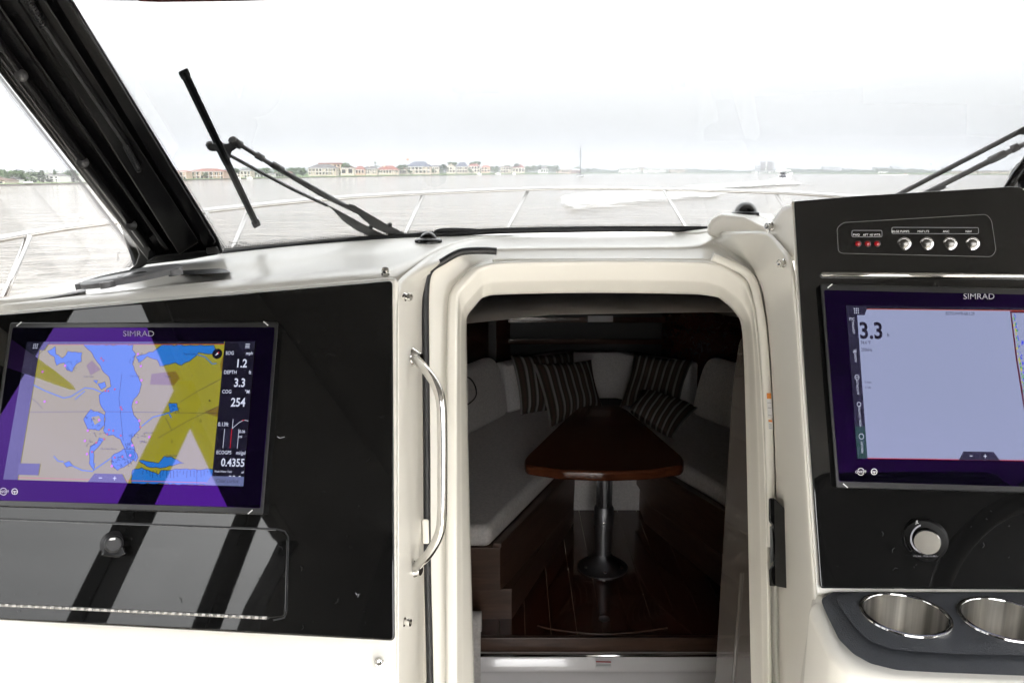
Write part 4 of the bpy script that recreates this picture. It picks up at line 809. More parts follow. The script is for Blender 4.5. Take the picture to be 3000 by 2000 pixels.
# right jamb panel
jb = thing('door_panel', 'beige stowed door panel inside the right edge of the companionway', 'door panel')
jx = .44
jp = rounded([(1.475, -.30), (1.57, -.31), (1.60, -.42), (1.61, -1.0), (1.60, -2.05), (1.31, -2.05), (1.335, -.98)], [.0, .03, .05, 0, 0, 0, 0])
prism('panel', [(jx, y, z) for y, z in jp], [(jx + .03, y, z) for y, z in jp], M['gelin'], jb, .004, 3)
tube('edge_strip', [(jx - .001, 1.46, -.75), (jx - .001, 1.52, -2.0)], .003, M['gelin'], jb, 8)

# berth bases, cushions, backrests on both sides
def poly_block(name, pts, z0, z1, mat, parent, bev=.0, seg=3, mirror=False):
    P = [(2 * CX - x, y) if mirror else (x, y) for x, y in pts]
    return prism(name, [(x, y, z1) for x, y in P], [(x, y, z0) for x, y in P], mat, parent, bev, seg)
IN = [(-.045, 2.965), (.30, 3.78), (.33, 4.1)]
for s, lb in ((0, 'left'), (1, 'right')):
    dx = .0 if not s else -.08
    P = lambda L: [(x + (dx if s else 0), y) for x, y in L]
    bb = thing('berth_base', 'walnut veneer berth base on the %s side of the cabin floor' % lb, 'berth', 'berth bases')
    poly_block('upper_box', P([(-1.0, 2.965)] + IN + [(-.3, 4.6), (-.9, 3.6)]), -1.60, -1.418, M['walnut'], bb, .004, 2, bool(s))
    poly_block('plinth', P([(-1.0, 3.0), (-.0, 2.985), (.31, 3.9), (.31, 4.1), (-.9, 4.1)]), FZ - .01, -1.602, M['walnut'], bb, .003, 2, bool(s))
    poly_block('rail_lip', P([(-.045 - .03, 2.962), (-.045 + .004, 2.962), (.304, 3.78), (.27, 3.8)]), -1.418, -1.398, M['walnut'], bb, .003, 2, bool(s))
    a = Vector((-.045, 2.965, -1.52)); 
    cu = thing('seat_cushion', 'grey woven berth seat cushion on the %s side of the table' % lb, 'cushion', 'berth cushions')
    poly_block('cushion', P([(-1.0, 2.955), (-.085, 2.955), (.25, 3.78), (.33, 4.2), (.33, 4.75), (0, 4.75), (-.75, 3.4)]), -1.416, SZ, M['fabric'], cu, .03, 5, bool(s))
    bk = thing('backrest', 'grey woven backrest with curved dark seam on the %s side of berth' % lb, 'backrest', 'berth backrests')
    line = [(-.86, 2.9), (-.5, 3.54), (-.234, 4.02), (-.02, 4.42)]
    f = [Vector((x + (dx if s else 0), y, SZ)) for x, y in line]; 
    if s: f = [mir(p) for p in f]
    sgn = 1 if s else -1
    rows = []
    for dz, off in ((.0, .03), (.02, 0), (.15, .02), (.28, .05), (.325, .08), (.335, .12), (.325, .17), (.2, .2)):
        rows.append([p + Vector((sgn * off, .0, dz)) for p in f])
    loft('bolster', rows, M['fabric'], bk, sub=2)
    sm = [f[0].lerp(f[1], .2), f[1], f[1].lerp(f[2], .75), f[2].lerp(f[3], .28), f[2].lerp(f[3], .4), f[2].lerp(f[3], .3), f[2].lerp(f[3], .05), f[2]]
    hts = (.13, .13, .15, .17, .22, .29, .325, .34)
    tube('seam_piping', smooth_path([p + Vector((sgn * (.012 + h * .16) - sgn * .008, -.01, h)) for p, h in zip(sm, hts)], 6), .004, M['piping'], bk, 6)
bw = thing('bow_cushion', 'pale grey backrest cushion at the bow between the striped pillows', 'backrest')
prism('cushion', [(-.02, 4.46, SZ), (.3, 4.78, SZ), (.62, 4.78, SZ), (.98, 4.46, SZ), (1.0, 4.5, -1.05), (.64, 4.85, -1.06), (.28, 4.85, -1.06), (-.04, 4.5, -1.05)], [(-.1, 4.56, SZ), (.26, 4.9, SZ), (.66, 4.9, SZ), (1.06, 4.56, SZ), (1.06, 4.56, -1.05), (.66, 4.9, -1.06), (.26, 4.9, -1.06), (-.1, 4.56, -1.05)], M['fabric2'], bw, .02, 4)
fw_ = thing('foot_panel', 'pale curved upholstered panel closing the footwell behind the table leg', 'panel')
loft('panel', [[Vector((.45 + .36 * math.sin(a), 4.2 - .14 * math.cos(a), z)) for a in [(-80 + 20 * i) * math.pi / 180 for i in range(9)]] for z in (FZ - .01, -1.6, -1.42, -1.36)], M['fabric2'], fw_, sub=1)
# table
tb = thing('cabin_table', 'wedge shaped glossy cherry table on a metal pedestal in the cabin', 'table')
ht = HZ(-1.16)
tt = rounded([(1538, 1362), (1535, 1340), (1690, 1193), (1722, 1186), (1800, 1186), (1832, 1193), (2006, 1340), (2003, 1364), (1900, 1378), (1770, 1382), (1640, 1377)], [14, 22, 22, 10, 10, 22, 22, 14, 20, 20, 20])
prism('table_top', [ht(x, y) for x, y in tt], [ht(x, y) + Vector((0, 0, -.042)) for x, y in tt], M['table'], tb, .012, 4)
pc = Vector((.405, 3.42, 0)); up = (0, 0, 1)
lathe('upper_post', [(.031, -1.5), (.031, -1.2)], M['alu'], tb, pc, up, 28); lathe('lower_post', [(.037, FZ + .05), (.037, -1.5)], M['alu'], tb, pc, up, 32)
for k in range(10):
    a = k * math.pi / 5; q = pc + Vector((math.cos(a) * .031, math.sin(a) * .031, 0)); tube('post_flute', [q + Vector((0, 0, -1.47)), q + Vector((0, 0, -1.21))], .004, M['alu'], tb, 6)
cl = lathe('collar', [(.036, -1.53), (.043, -1.525), (.043, -1.445), (.037, -1.435), (.031, -1.435)], M['alu'], tb, pc, up, 32); lathe('set_screw', [(.005, 0), (.005, .003), (0, .004)], M['steel'], cl, pc + Vector((-.003, -.043, -1.5)), (0, -1, 0), 10)
bs = lathe('base_flange', [(.112, FZ), (.112, FZ + .006), (.1, FZ + .014), (.05, FZ + .05), (.04, FZ + .065), (.037, FZ + .07)], M['alu'], tb, pc, up, 40)
for a in (-1.57, -.5, -2.64, 1.57): lathe('flange_screw', [(.007, 0), (.007, .003), (0, .005)], M['steel'], bs, pc + Vector((math.cos(a) * .088, math.sin(a) * .088, FZ + .02)), (0, -.2, 1), 10)

# striped pillows
def stripes():
    m = pm('striped_weave', (.1, .1, .1), .9, bump=.5, bscale=260, spec=.1); t = m.node_tree; b = t.nodes['Principled BSDF']
    uv = t.nodes.new('ShaderNodeUVMap'); s = t.nodes.new('ShaderNodeSeparateXYZ'); t.links.new(uv.outputs[0], s.inputs[0])
    mu = t.nodes.new('ShaderNodeMath'); mu.operation = 'MULTIPLY'; mu.inputs[1].default_value = 8; t.links.new(s.outputs['X'], mu.inputs[0])
    fr = t.nodes.new('ShaderNodeMath'); fr.operation = 'FRACT'; t.links.new(mu.outputs[0], fr.inputs[0])
    r = t.nodes.new('ShaderNodeValToRGB'); e = r.color_ramp.elements; r.color_ramp.interpolation = 'EASE'
    e[0].position = 0; e[0].color = (.42, .41, .39, 1); e[1].position = 1; e[1].color = (.42, .41, .39, 1)
    for p, c in ((.1, (.46, .45, .43, 1)), (.22, (.085, .073, .06, 1)), (.5, (.14, .09, .075, 1)), (.78, (.085, .073, .06, 1))): n = e.new(p); n.color = c
    n = t.nodes.new('ShaderNodeTexNoise'); n.inputs['Scale'].default_value = 90; t.links.new(uv.outputs[0], n.inputs['Vector'])
    mx = t.nodes.new('ShaderNodeMix'); mx.data_type = 'RGBA'; mx.blend_type = 'MULTIPLY'; mx.inputs['Factor'].default_value = .6
    t.links.new(fr.outputs[0], r.inputs[0]); t.links.new(r.outputs[0], mx.inputs['A']); t.links.new(n.outputs['Color'], mx.inputs['B']); t.links.new(mx.outputs['Result'], b.inputs['Base Color'])
    return m
M['stripe'] = stripes()
def pillow(label, c, thick):
    tl, tr, br, bl = [D(*p) for p in c]; n = 14; nn = (tr - tl).cross(bl - tl).normalized()
    if nn.y > 0: nn = -nn
    vs = []; uv = []
    for side in (1, -1):
        for j in range(n + 1):
            for i in range(n + 1):
                u, v = i / n, j / n; pu, pv = 2 * u - 1, 2 * v - 1
                pinch = .07; uu = .5 + .5 * pu * (1 - pinch * (1 - pv * pv)); vv = .5 + .5 * pv * (1 - pinch * (1 - pu * pu))
                p = tl.lerp(tr, uu).lerp(bl.lerp(br, uu), vv)
                h = ((1 - pu ** 4) * (1 - pv ** 4)) ** .6
                w = mnoise.noise(Vector((u * 3 + c[0][0], v * 3, side))) * .012 * h
                vs.append(p + nn * side * (h * thick + .003) + nn * w); uv.append((u, v))
    m = (n + 1) ** 2; fs = []
    for s in (0, 1):
        for j in range(n):
            for i in range(n):
                a = s * m + j * (n + 1) + i; fs.append((a, a + 1, a + n + 2, a + n + 1))
    edge = [i for i in range(n + 1)] + [(j + 1) * (n + 1) + n for j in range(n)] + [n * (n + 1) + n - 1 - i for i in range(n)] + [(n - 1 - j) * (n + 1) for j in range(n - 1)]
    for k in range(len(edge)): a, b = edge[k], edge[(k + 1) % len(edge)]; fs.append((a, b, b + m, a + m))
    o = mesh('throw_pillow', vs, fs, M['stripe'], None, smooth=True); l = o.data.uv_layers.new(name='UVMap')
    for lp in o.data.loops: l.data[lp.index].uv = uv[lp.vertex_index]
    tag(o, label, 'pillow', 'striped throw pillows')
pillow('striped pillow farthest left, leaning behind another pillow', [(1496, 1042, 4.62), (1680, 1030, 4.75), (1700, 1200, 4.55), (1526, 1214, 4.45)], .06)
pillow('striped pillow left of the table, in front of another pillow', [(1562, 1066, 4.42), (1732, 1054, 4.55), (1764, 1190, 4.38), (1612, 1252, 4.2)], .06)
pillow('striped pillow upright at right against the bow backrest', [(1858, 1034, 4.7), (2030, 1056, 4.6), (1990, 1185, 4.45), (1815, 1190, 4.55)], .06)
pillow('striped pillow slumped at right of the table on the seat', [(1878, 1144, 4.36), (2044, 1194, 4.32), (1970, 1282, 4.05), (1840, 1196, 4.1)], .05)
sb = thing('side_bolster', 'small grey rounded bolster just inside the left door jamb', 'cushion')
loft('bolster', [[Vector((x, y, z)) for y, z in ((2.75, -1.95), (2.72, -1.72), (2.78, -1.60), (2.86, -1.60), (2.9, -1.75))] for x in (-.3, -.18, -.125, -.115)], M['fabric'], sb, sub=2)

# ================================================================== WATER, SHORE, BOATS
def water_mat():
    m = bpy.data.materials.new('bay_water'); m.use_nodes = True; t = m.node_tree; b = t.nodes['Principled BSDF']
    b.inputs['Base Color'].default_value = (.18, .155, .125, 1); b.inputs['Roughness'].default_value = .1; b.inputs['IOR'].default_value = 1.33
    tcn = t.nodes.new('ShaderNodeTexCoord'); last = None
    for sc, st, d in ((.06, .6, 1.2), (.5, .8, .4), (2.2, .7, .1)):
        mp = t.nodes.new('ShaderNodeMapping'); mp.inputs['Scale'].default_value = (sc * .75, sc, sc); mp.inputs['Rotation'].default_value = (0, 0, .25)
        n = t.nodes.new('ShaderNodeTexNoise'); n.inputs['Scale'].default_value = 1; n.inputs['Detail'].default_value = 4; n.inputs['Distortion'].default_value = .4
        t.links.new(tcn.outputs['Object'], mp.inputs[0]); t.links.new(mp.outputs[0], n.inputs['Vector'])
        bp = t.nodes.new('ShaderNodeBump'); bp.inputs['Strength'].default_value = st; bp.inputs['Distance'].default_value = d
        t.links.new(n.outputs['Fac'], bp.inputs['Height'])
        if last: t.links.new(last.outputs[0], bp.inputs['Normal'])
        last = bp
    t.links.new(last.outputs[0], b.inputs['Normal']); return m
W = 9000
tag(mesh('water', [(-W, -W, SEA), (W, -W, SEA), (W, W, SEA), (-W, W, SEA)], [(0, 1, 2, 3)], water_mat()), kind='structure')

SHORE = [(-900, 575), (-300, 553), (0, 545), (240, 540), (420, 533), (650, 527), (850, 522), (1000, 520), (1200, 516), (1500, 512), (1650, 510.6), (1750, 509.4), (2200, 509.2), (2500, 510.5), (2700, 512), (3000, 513.4), (3400, 515)]
def shore_y(px):
    for (a, ya), (b, yb) in zip(SHORE, SHORE[1:]):
        if a <= px <= b: return ya + (yb - ya) * (px - a) / (b - a)
    return SHORE[-1][1]
hw = HZ(SEA)
def shore_d(px): return hw(px, shore_y(px)).y
def G(px, py, d): return D(px, py, d / (CP - ray(px, py)[1] * SP))          # point at forward distance d
M['grass'] = pm('grass', (.085, .13, .04), .9, vary=.35, vscale=.15)
M['bulk'] = pm('seawall', (.12, .10, .09), .8, vary=.3, vscale=.5)
rows = [[], [], [], [], []]
for px in range(-900, 3401, 50):
    w = hw(px, shore_y(px)); dirn = Vector((w.x, w.y, 0)).normalized(); d = w.length; rise = 2.6 * 4.2 / (shore_y(px) - 505) if px < 1600 else 1.2
    rise = max(.35, min(rise, 1.6))
    for k, (o, z) in enumerate(((0, -.6), (0, .35), (.05 * d * .3, .45), (.06 * d * .5, rise), (900, rise + 1.5))): rows[k].append(w + dirn * o + Vector((0, 0, z)))
land = loft('shoreland', rows[1:], M['grass'], None, sub=0); tag(land, kind='structure')
sw = loft('seawall', rows[:2], M['bulk'], None, sub=0); tag(sw, 'low dark seawall along the whole far shoreline', 'seawall')

# ---- houses
MC = {}
def cm(c, r=.7):
    if (c, r) not in MC: MC[(c, r)] = pm('paint_%d' % len(MC), c, r, vary=.08, vscale=.3)
    return MC[(c, r)]
M['pane'] = pm('house_glass', (.02, .025, .03), .1)
CREAM, WHITE, PEACH, TAN, GREYW = (.52, .45, .36), (.7, .69, .66), (.5, .36, .27), (.38, .32, .25), (.34, .35, .38)
RED, GREY, BROWN, SLATE, SALMON = (.21, .08, .06), (.10, .095, .095), (.13, .085, .065), (.085, .095, .13), (.32, .12, .09)
HOUSES = []
def house(label, x0, x1, ridge, eave, base, wall, roof, nx=4, ny=2, kind='hip', extra=0, porch=True, chimney=None, name='house', cat='house', far=0):
    HOUSES.append((x0, x1, label))
    d = shore_d((x0 + x1) / 2) * 1.04 + 8 + far
    h = thing(name, label, cat, 'houses on the far shore')
    A, B = G(x0, base, d), G(x1, base, d); z0 = min(A.z, B.z) - 1.0; zt = G(x0, eave, d).z; zr = G(x0, ridge, d).z; w = B.x - A.x; dep = max(w * .55, 5)
    box('wall', (A.x, d, z0), (B.x, d + dep, zt), cm(wall), h)
    e = w * .035
    if kind == 'hip':
        ins = min(w * .28, dep * .6); v = [(A.x - e, d - e, zt), (B.x + e, d - e, zt), (B.x + e, d + dep + e, zt), (A.x - e, d + dep + e, zt), (A.x + ins, d + dep * .5, zr), (B.x - ins, d + dep * .5, zr)]
        mesh('roof', v, [(0, 1, 5, 4), (1, 2, 5), (2, 3, 4, 5), (3, 0, 4), (3, 2, 1, 0)], cm(roof), h)
    elif kind == 'gable':
        v = [(A.x - e, d - e, zt), (B.x + e, d - e, zt), (B.x + e, d + dep, zt), (A.x - e, d + dep, zt), ((A.x + B.x) / 2, d - e, zr), ((A.x + B.x) / 2, d + dep, zr)]
        mesh('roof', v, [(0, 4, 5, 3), (1, 2, 5, 4), (0, 1, 4), (2, 3, 5), (0, 3, 2, 1)], cm(roof), h)
    else: box('roof', (A.x - e, d - e, zt), (B.x + e, d + dep + e, max(zr, zt + .3)), cm(roof), h)
    zb = G(x0, base, d).z; fh = (zt - zb) / ny; cw = w / nx
    pane = None
    for j in range(ny):
        for i in range(nx):
            if (i * 7 + j * 3 + int(x0)) % 6 == 5: continue
            xa = A.x + cw * (i + .2); za = zb + fh * (j + .18); ww = cw * random.uniform(.5, .62); hh = fh * random.uniform(.55, .66)
            if pane is None: pane = box('window', (0, 0, 0), (1, .08, 1), M['pane'], h); p = pane
            else: p = pane.copy(); link(p, h)
            p.location = (xa, d - .06, za); p.scale = (ww, 1, hh)
    if porch:
        for j in range(1, ny + 1): box('balcony', (A.x + w * .08, d - w * .05, zb + fh * j - fh * .1), (B.x - w * .08, d - .1, zb + fh * j), cm(WHITE), h)
        post = None
        for i in range(nx + 1):
            x = A.x + w * .08 + w * .84 * i / nx
            if post is None: post = box('column', (-.12, 0, 0), (.12, .2, 1), cm(WHITE), h); p = post
            else: p = post.copy(); link(p, h)
            p.location = (x, d - w * .05, zb); p.scale = (w / 40 + .4, 1, zt - zb)
    if chimney:
        x = A.x + w * chimney; box('chimney', (x, d + dep * .3, zt), (x + w * .05 + .2, d + dep * .3 + .6, zr + (zr - zt) * .25 + .2), cm(CREAM), h)
    return h
house('cream cottage at the far left edge of shore', -60, 15, 516, 530, 541, CREAM, BROWN, 3, 1, 'gable', porch=False)
house('small white gabled house beside round green bush at left', 20, 58, 517, 526, 541, WHITE, GREY, 3, 2, 'gable')
house('three storey white house with balconies seen left of the pillar', 118, 176, 507, 516, 539, WHITE, GREY, 4, 3)
house('flat roofed white house with dark blue wall left of the pillar', 188, 236, 509, 511, 538, WHITE, WHITE, 4, 3, 'flat')
house('narrow dark blue stair tower joined between the two white houses', 177, 188, 511, 513, 538, (.06, .08, .16), GREY, 1, 3, 'flat', porch=False)
house('grey white house half hidden by the corner pillar', 240, 290, 511, 517, 537, WHITE, GREY, 4, 2)
house('peach house just right of the corner pillar', 516, 548, 499, 503, 528, PEACH, SALMON, 3, 2)
house('long peach house with red tiled roof behind the wiper blade', 558, 656, 494, 502, 527, PEACH, RED, 7, 2)
house('pale house between wiper blade and lower wiper arm', 694, 736, 496, 501, 523, CREAM, GREY, 4, 2)
house('low white boathouse behind the wiper arms', 744, 800, 504, 510, 522, WHITE, GREY, 6, 1)
house('wide tan house with pale windows above the wiper arms', 806, 850, 501, 506, 520, TAN, SALMON, 5, 1)
house('salmon roofed tall block standing behind the arched mansion', 935, 998, 477, 481, 500, PEACH, RED, 6, 2, 'flat', porch=False, far=60)
house('cream arched mansion with grey hipped roof', 904, 984, 481, 493, 513, CREAM, GREY, 8, 2)
house('tan house with one very large dark window', 998, 1037, 486, 492, 511, CREAM, BROWN, 2, 1)
house('small red roofed house left of the tall palm', 1040, 1068, 486, 497, 509, PEACH, RED, 3, 1)
house('cream house with two chimneys beneath the palm', 1064, 1104, 487, 495, 509, CREAM, GREY, 6, 2, chimney=.4)
house('broad red hipped roof house right of the palm', 1104, 1166, 485, 498, 508, CREAM, RED, 7, 1, chimney=.3)
house('small tan house left of the big slate roofed mansion', 1172, 1190, 491, 497, 509, TAN, BROWN, 3, 1)
house('large mansion with tall slate roof under the small flag', 1192, 1262, 473, 488, 508, CREAM, SLATE, 6, 2, chimney=.85)
house('pale wing attached right of the slate roofed mansion', 1262, 1286, 484, 489, 507, CREAM, GREY, 4, 2)
house('narrow cream house with white gable among trees', 1308, 1334, 481, 489, 506, CREAM, TAN, 3, 2, 'gable', chimney=.5)
house('house with blue grey peaked roof', 1338, 1370, 475, 488, 506, TAN, SLATE, 4, 2)
house('house with small red roof beside the blue grey roof', 1372, 1406, 480, 487, 505, CREAM, RED, 4, 2, chimney=.7)
house('house with orange pink roof on the middle shore', 1410, 1436, 483, 490, 504, PEACH, SALMON, 3, 2)
house('brown shingled house right of the dark tree clump', 1466, 1498, 487, 490, 506, TAN, BROWN, 4, 2)
house('pointed red roof house with porch', 1501, 1537, 481, 492, 505, CREAM, RED, 4, 1)
house('white house with chimney among trees left of sailboat', 1577, 1606, 489, 495, 506, WHITE, GREY, 4, 1, chimney=.7)
house('long pale pink building behind the sailboat', 1630, 1672, 490, 496, 507, PEACH, GREYW, 6, 1)
house('low red brick building right behind the sailboat mast', 1674, 1702, 494, 498, 508, SALMON, GREYW, 5, 1)
def block(label, x0, x1, top_, base, wall, nx, ny, far=0, name='building'):
    return house(label, x0, x1, top_ - .6, top_, base, wall, GREYW, nx, ny, 'flat', porch=False, name=name, cat='building', far=far)
block('left white apartment block on the distant shore', 1816, 1877, 494, 508, WHITE, 12, 2)
block('tall pinkish block above the white apartments', 1868, 1890, 490, 500, TAN, 4, 2, 120)
block('right white apartment block on the distant shore', 1889, 1950, 494, 508, WHITE, 12, 2)
block('tan apartment row left of the distant tree line', 1963, 2008, 495, 508, TAN, 8, 2)
tw_ = block('tall dark hotel tower, left half beside its white shaft', 2229, 2244, 474.5, 502, (.2, .18, .18), 4, 8, 60, 'tower')
block('tall dark hotel tower, right half beside its white shaft', 2249, 2266, 474.5, 502, (.2, .18, .18), 4, 8, 60, 'tower')
block('white lift shaft rising between the dark tower halves', 2244, 2249, 473, 506, WHITE, 1, 1, 58, 'tower')
block('grey annex stepping up to the hotel tower', 2213, 2229, 486, 502, GREYW, 3, 3, 60)
block('long low white pavilion in front of the hotel tower', 2213, 2290, 501, 508.5, WHITE, 12, 1)
block('pale flat roofed building on skyline right of the powerboat', 2413, 2456, 489, 501, GREYW, 6, 2, 500)
block('low pale building on the skyline above far tree line', 2470, 2498, 493, 502, GREYW, 5, 1, 500)
block('pale frame building on the skyline over the little speedboat', 2563, 2600, 490.5, 502, GREYW, 5, 2, 500)
block('square pale block on skyline left of the water tower', 2611, 2636, 487.5, 501, GREYW, 4, 2, 500)
block('small white building at the waterline near the speedboat', 2577, 2601, 503, 510, WHITE, 4, 1)
block('pale block on skyline behind the right wiper arm', 2763, 2790, 490, 503, GREYW, 4, 2, 400)
for i, (a, b, c, l) in enumerate(((2790, 2826, TAN, 'leftmost tan townhouse row under the right wiper arm'), (2830, 2868, CREAM, 'cream townhouse row, second along the right shore'), (2874, 2914, TAN, 'tan townhouse row, third along the right shore'), (2918, 2962, CREAM, 'rightmost townhouse row near the lamp housing'))):
    house(l, a, b, 499, 502, 511, c, GREY, 7, 2, 'hip', porch=False, name='townhouse')
# water tower
wt = thing('water_tower', 'white mushroom shaped water tower on the right skyline', 'water tower'); d = shore_d(2728) + 500; p = G(2728, 503, d); k = d / F
lathe('tank', [(1.5 * k, 19 * k), (4.8 * k, 22 * k), (5 * k, 24.5 * k), (3.5 * k, 26.5 * k), (0, 27.5 * k)], cm((.6, .62, .66)), wt, p, (0, 0, 1), 20); lathe('stem', [(2.6 * k, -4 * k), (1.5 * k, 4 * k), (1.5 * k, 19.5 * k)], cm((.6, .62, .66)), wt, p, (0, 0, 1), 16)
for px, t_, lb in ((1845, 484, 'thin radio mast above the left white apartments'), (2007, 481, 'thin radio mast at the right end of tan apartments')):
    m_ = thing('radio_mast', lb, 'mast'); d = shore_d(px) + 100; tube('mast', [G(px, 506, d), G(px, t_, d)], .45, cm(GREYW), m_, 6)
# flag, palm, canopy
fg = thing('flag', 'small orange red flag flying above the shore houses', 'flag'); d = shore_d(1193) + 20; k = d / F
tube('pole', [G(1190, 512, d), G(1190, 464, d)], .5 * k, cm(GREYW), fg, 6); prism('cloth', [G(1190, 464, d), G(1194, 464.6, d), G(1198, 464.2, d), G(1198, 471, d), G(1194, 471.6, d), G(1190, 471, d)], [v + Vector((0, .05, 0)) for v in (G(1190, 464, d), G(1194, 464.6, d), G(1198, 464.2, d), G(1198, 471, d), G(1194, 471.6, d), G(1190, 471, d))], cm((.6, .16, .08)), fg)
cn_ = thing('canopy', 'white domed canopy shade by the water at far left', 'canopy'); d = shore_d(86) + 4; k = d / F; p = G(84, 541, d)
lathe('shade', [(13 * k, 5.5 * k), (12 * k, 7 * k), (6 * k, 9 * k), (0, 9.6 * k)], cm(WHITE), cn_, p, (0, 0, 1), 20)
for s in (-10, 10): tube('post', [p + Vector((s * k, 0, -.5)), p + Vector((s * k, 0, 6 * k))], .5 * k, cm(WHITE), cn_, 6)

# ---- trees
def leaf_mat(name, c):
    m = pm(name, c, .7, vary=.45, vscale=.6); b = m.node_tree.nodes['Principled BSDF']; b.inputs['Subsurface Weight'].default_value = 0; return m
LV = [leaf_mat('leaves_a', (.05, .085, .03)), leaf_mat('leaves_b', (.07, .11, .045)), leaf_mat('leaves_c', (.045, .075, .04))]
BARK = pm('bark', (.08, .06, .045), .9)
rnd = random.Random(11)
def crown(c, rx, rz, n, ls):
    vs = []; fs = []; cl = [(Vector((rnd.uniform(-.7, .7), rnd.uniform(-.6, .6), rnd.uniform(-.55, .7))), rnd.uniform(.3, .55)) for _ in range(9)]
    for i in range(n):
        o, r = cl[i % 9]; v = Vector((rnd.gauss(0, 1), rnd.gauss(0, 1), rnd.gauss(0, 1))).normalized() * r * rnd.uniform(.6, 1.05); q = o + v
        p = c + Vector((q.x * rx, q.y * rx, q.z * rz)); nn = (v.normalized() + Vector((rnd.uniform(-.6, .6), rnd.uniform(-.6, .6), rnd.uniform(-.2, .8)))).normalized(); a = nn.orthogonal().normalized() * ls * rnd.uniform(.6, 1.3); b = nn.cross(a.normalized()) * ls * rnd.uniform(.5, 1.1)
        k = len(vs); vs += [p - a - b * .4, p + b, p + a - b * .4, p - b * .8]; fs.append((k, k + 1, k + 2, k + 3))
    return vs, fs
def tree(px, top_, base, wpx, label, name='tree', far=0, mi=None, n=420):
    d = shore_d(px) * 1.05 + 6 + far; k = d / F; b = G(px, base, d); h = (base - top_) * k; t = thing(name, label, 'tree', 'trees along the far shore')
    rx = wpx * k / 2; rz = h * .36; c = b + Vector((0, 0, h * .62))
    vs, fs = crown(c, rx, rz * 1.15, n, max(rx, rz) * .16); mesh('crown', vs, fs, LV[mi if mi is not None else rnd.randrange(3)], t, fix=False)
    tube('trunk', [b - Vector((0, 0, .8)), b + Vector((rx * .05, 0, h * .3)), c], [h * .035 + .05, h * .025 + .04, h * .012 + .02], BARK, t, 6)
for px, tp_, bs_, w, l in ((8, 498, 541, 60, 'wide tree crown at the far left edge'), (60, 500, 538, 46, 'tree behind the small white gabled house'), (72, 512, 541, 34, 'round light green bush beside the gabled house'), (104, 504, 536, 40, 'tree just left of the three storey white house'), (128, 500, 530, 26, 'tree rising behind the white house roof'), (165, 497, 525, 20, 'tall narrow tree between the white houses'), (205, 501, 522, 44, 'dark tree behind the flat roofed white house'), (250, 503, 535, 46, 'tree next to the corner pillar at left'), (292, 502, 536, 40, 'tree half covered by the corner pillar'),
      (550, 502, 527, 16, 'small tree between the two peach houses'), (664, 503, 526, 22, 'tree right of the long peach house'), (690, 491, 515, 26, 'dark tree top above wiper blade clip'), (742, 496, 520, 30, 'tree right of the pale house behind wiper'), (775, 494, 516, 40, 'broad tree above the white boathouse'), (820, 492, 512, 34, 'tree behind the tan house above wiper arms'), (862, 492, 519, 36, 'dense tree between wiper arms and mansion'), (888, 490, 517, 30, 'tree at the left corner of the arched mansion'),
      (1016, 479, 500, 30, 'round tree rising behind the large window house'), (990, 498, 514, 18, 'bush at the right corner of the arched mansion'), (1054, 497, 511, 14, 'bush in front of the small red roof'), (1108, 499, 511, 16, 'bush below the palm'), (1172, 484, 506, 26, 'tree right of the broad red roof'), (1186, 483, 504, 22, 'tree touching the slate mansion at left'), (1298, 482, 508, 30, 'tree right of the slate mansion wing'), (1322, 477, 496, 34, 'dark tree behind the narrow cream house'), (1376, 494, 508, 14, 'bush below the blue grey roof'), (1392, 475, 488, 32, 'tree crown over the small red roof'),
      (1448, 486, 508, 36, 'dark tree clump in the middle of shore'), (1486, 483, 500, 22, 'tree behind the brown shingled house'), (1514, 478, 492, 18, 'tree tip behind the pointed red roof'), (1552, 487, 508, 34, 'tree right of the pointed red roof'), (1572, 485, 503, 30, 'tree left of the white chimney house'), (1618, 487, 508, 34, 'dark tree left of the pale pink building'), (1600, 486, 500, 20, 'small tree behind the white chimney house')):
    tree(px, tp_, bs_, w, l)
def near_house(px):
    b = min(HOUSES, key=lambda h: abs((h[0] + h[1]) / 2 - px)); w = b[1] - b[0]; t = (px - b[0]) / w
    return ('left of the ' if t < .25 else 'right of the ' if t > .75 else 'before the ') + b[2]
gx = -20; used = {}
while gx < 1700:                             # garden trees and shrubs between the houses
    gx += rnd.uniform(16, 34)
    if 330 < gx < 505: continue
    y = shore_y(gx); hgt = rnd.uniform(9, 19) * (1.0 if gx > 850 else 1.25)
    lb = ('low shrub ' if hgt < 13 else 'garden tree ') + near_house(gx)
    if lb in used: lb = 'second ' + lb
    if lb in used: continue
    used[lb] = 1
    tree(gx, y - 5 - hgt, y - 3.5, hgt * rnd.uniform(.9, 1.5), ' '.join(lb.split()[:16]), 'garden_tree', rnd.choice((0, 0, 14)), None, 240)
# palm
pl_ = thing('palm_tree', 'tall single palm rising above the shore houses', 'palm tree'); d = shore_d(1099) + 25; k = d / F; b = G(1099, 510, d); tp_ = G(1099, 476, d)
tube('trunk', [b - Vector((0, 0, 1)), b.lerp(tp_, .5) + Vector((.6 * k, 0, 0)), tp_], [1.1 * k, .8 * k, .7 * k], BARK, pl_, 7)
vs = []; fs = []
for i in range(26):
    a = i * 2.4; e = rnd.uniform(-.5, 1.1); L = rnd.uniform(4, 6) * k; di = Vector((math.cos(a) * math.cos(e), math.sin(a) * math.cos(e), math.sin(e))); sd_ = di.cross(Vector((0, 0, 1))).normalized() * .9 * k
    m1 = tp_ + di * L * .55; m2 = tp_ + di * L + Vector((0, 0, -L * .35)); q = len(vs); vs += [tp_, m1 + sd_, m2, m1 - sd_]; fs.append((q, q + 1, q + 2, q + 3))
mesh('fronds', vs, fs, LV[1], pl_, fix=False)
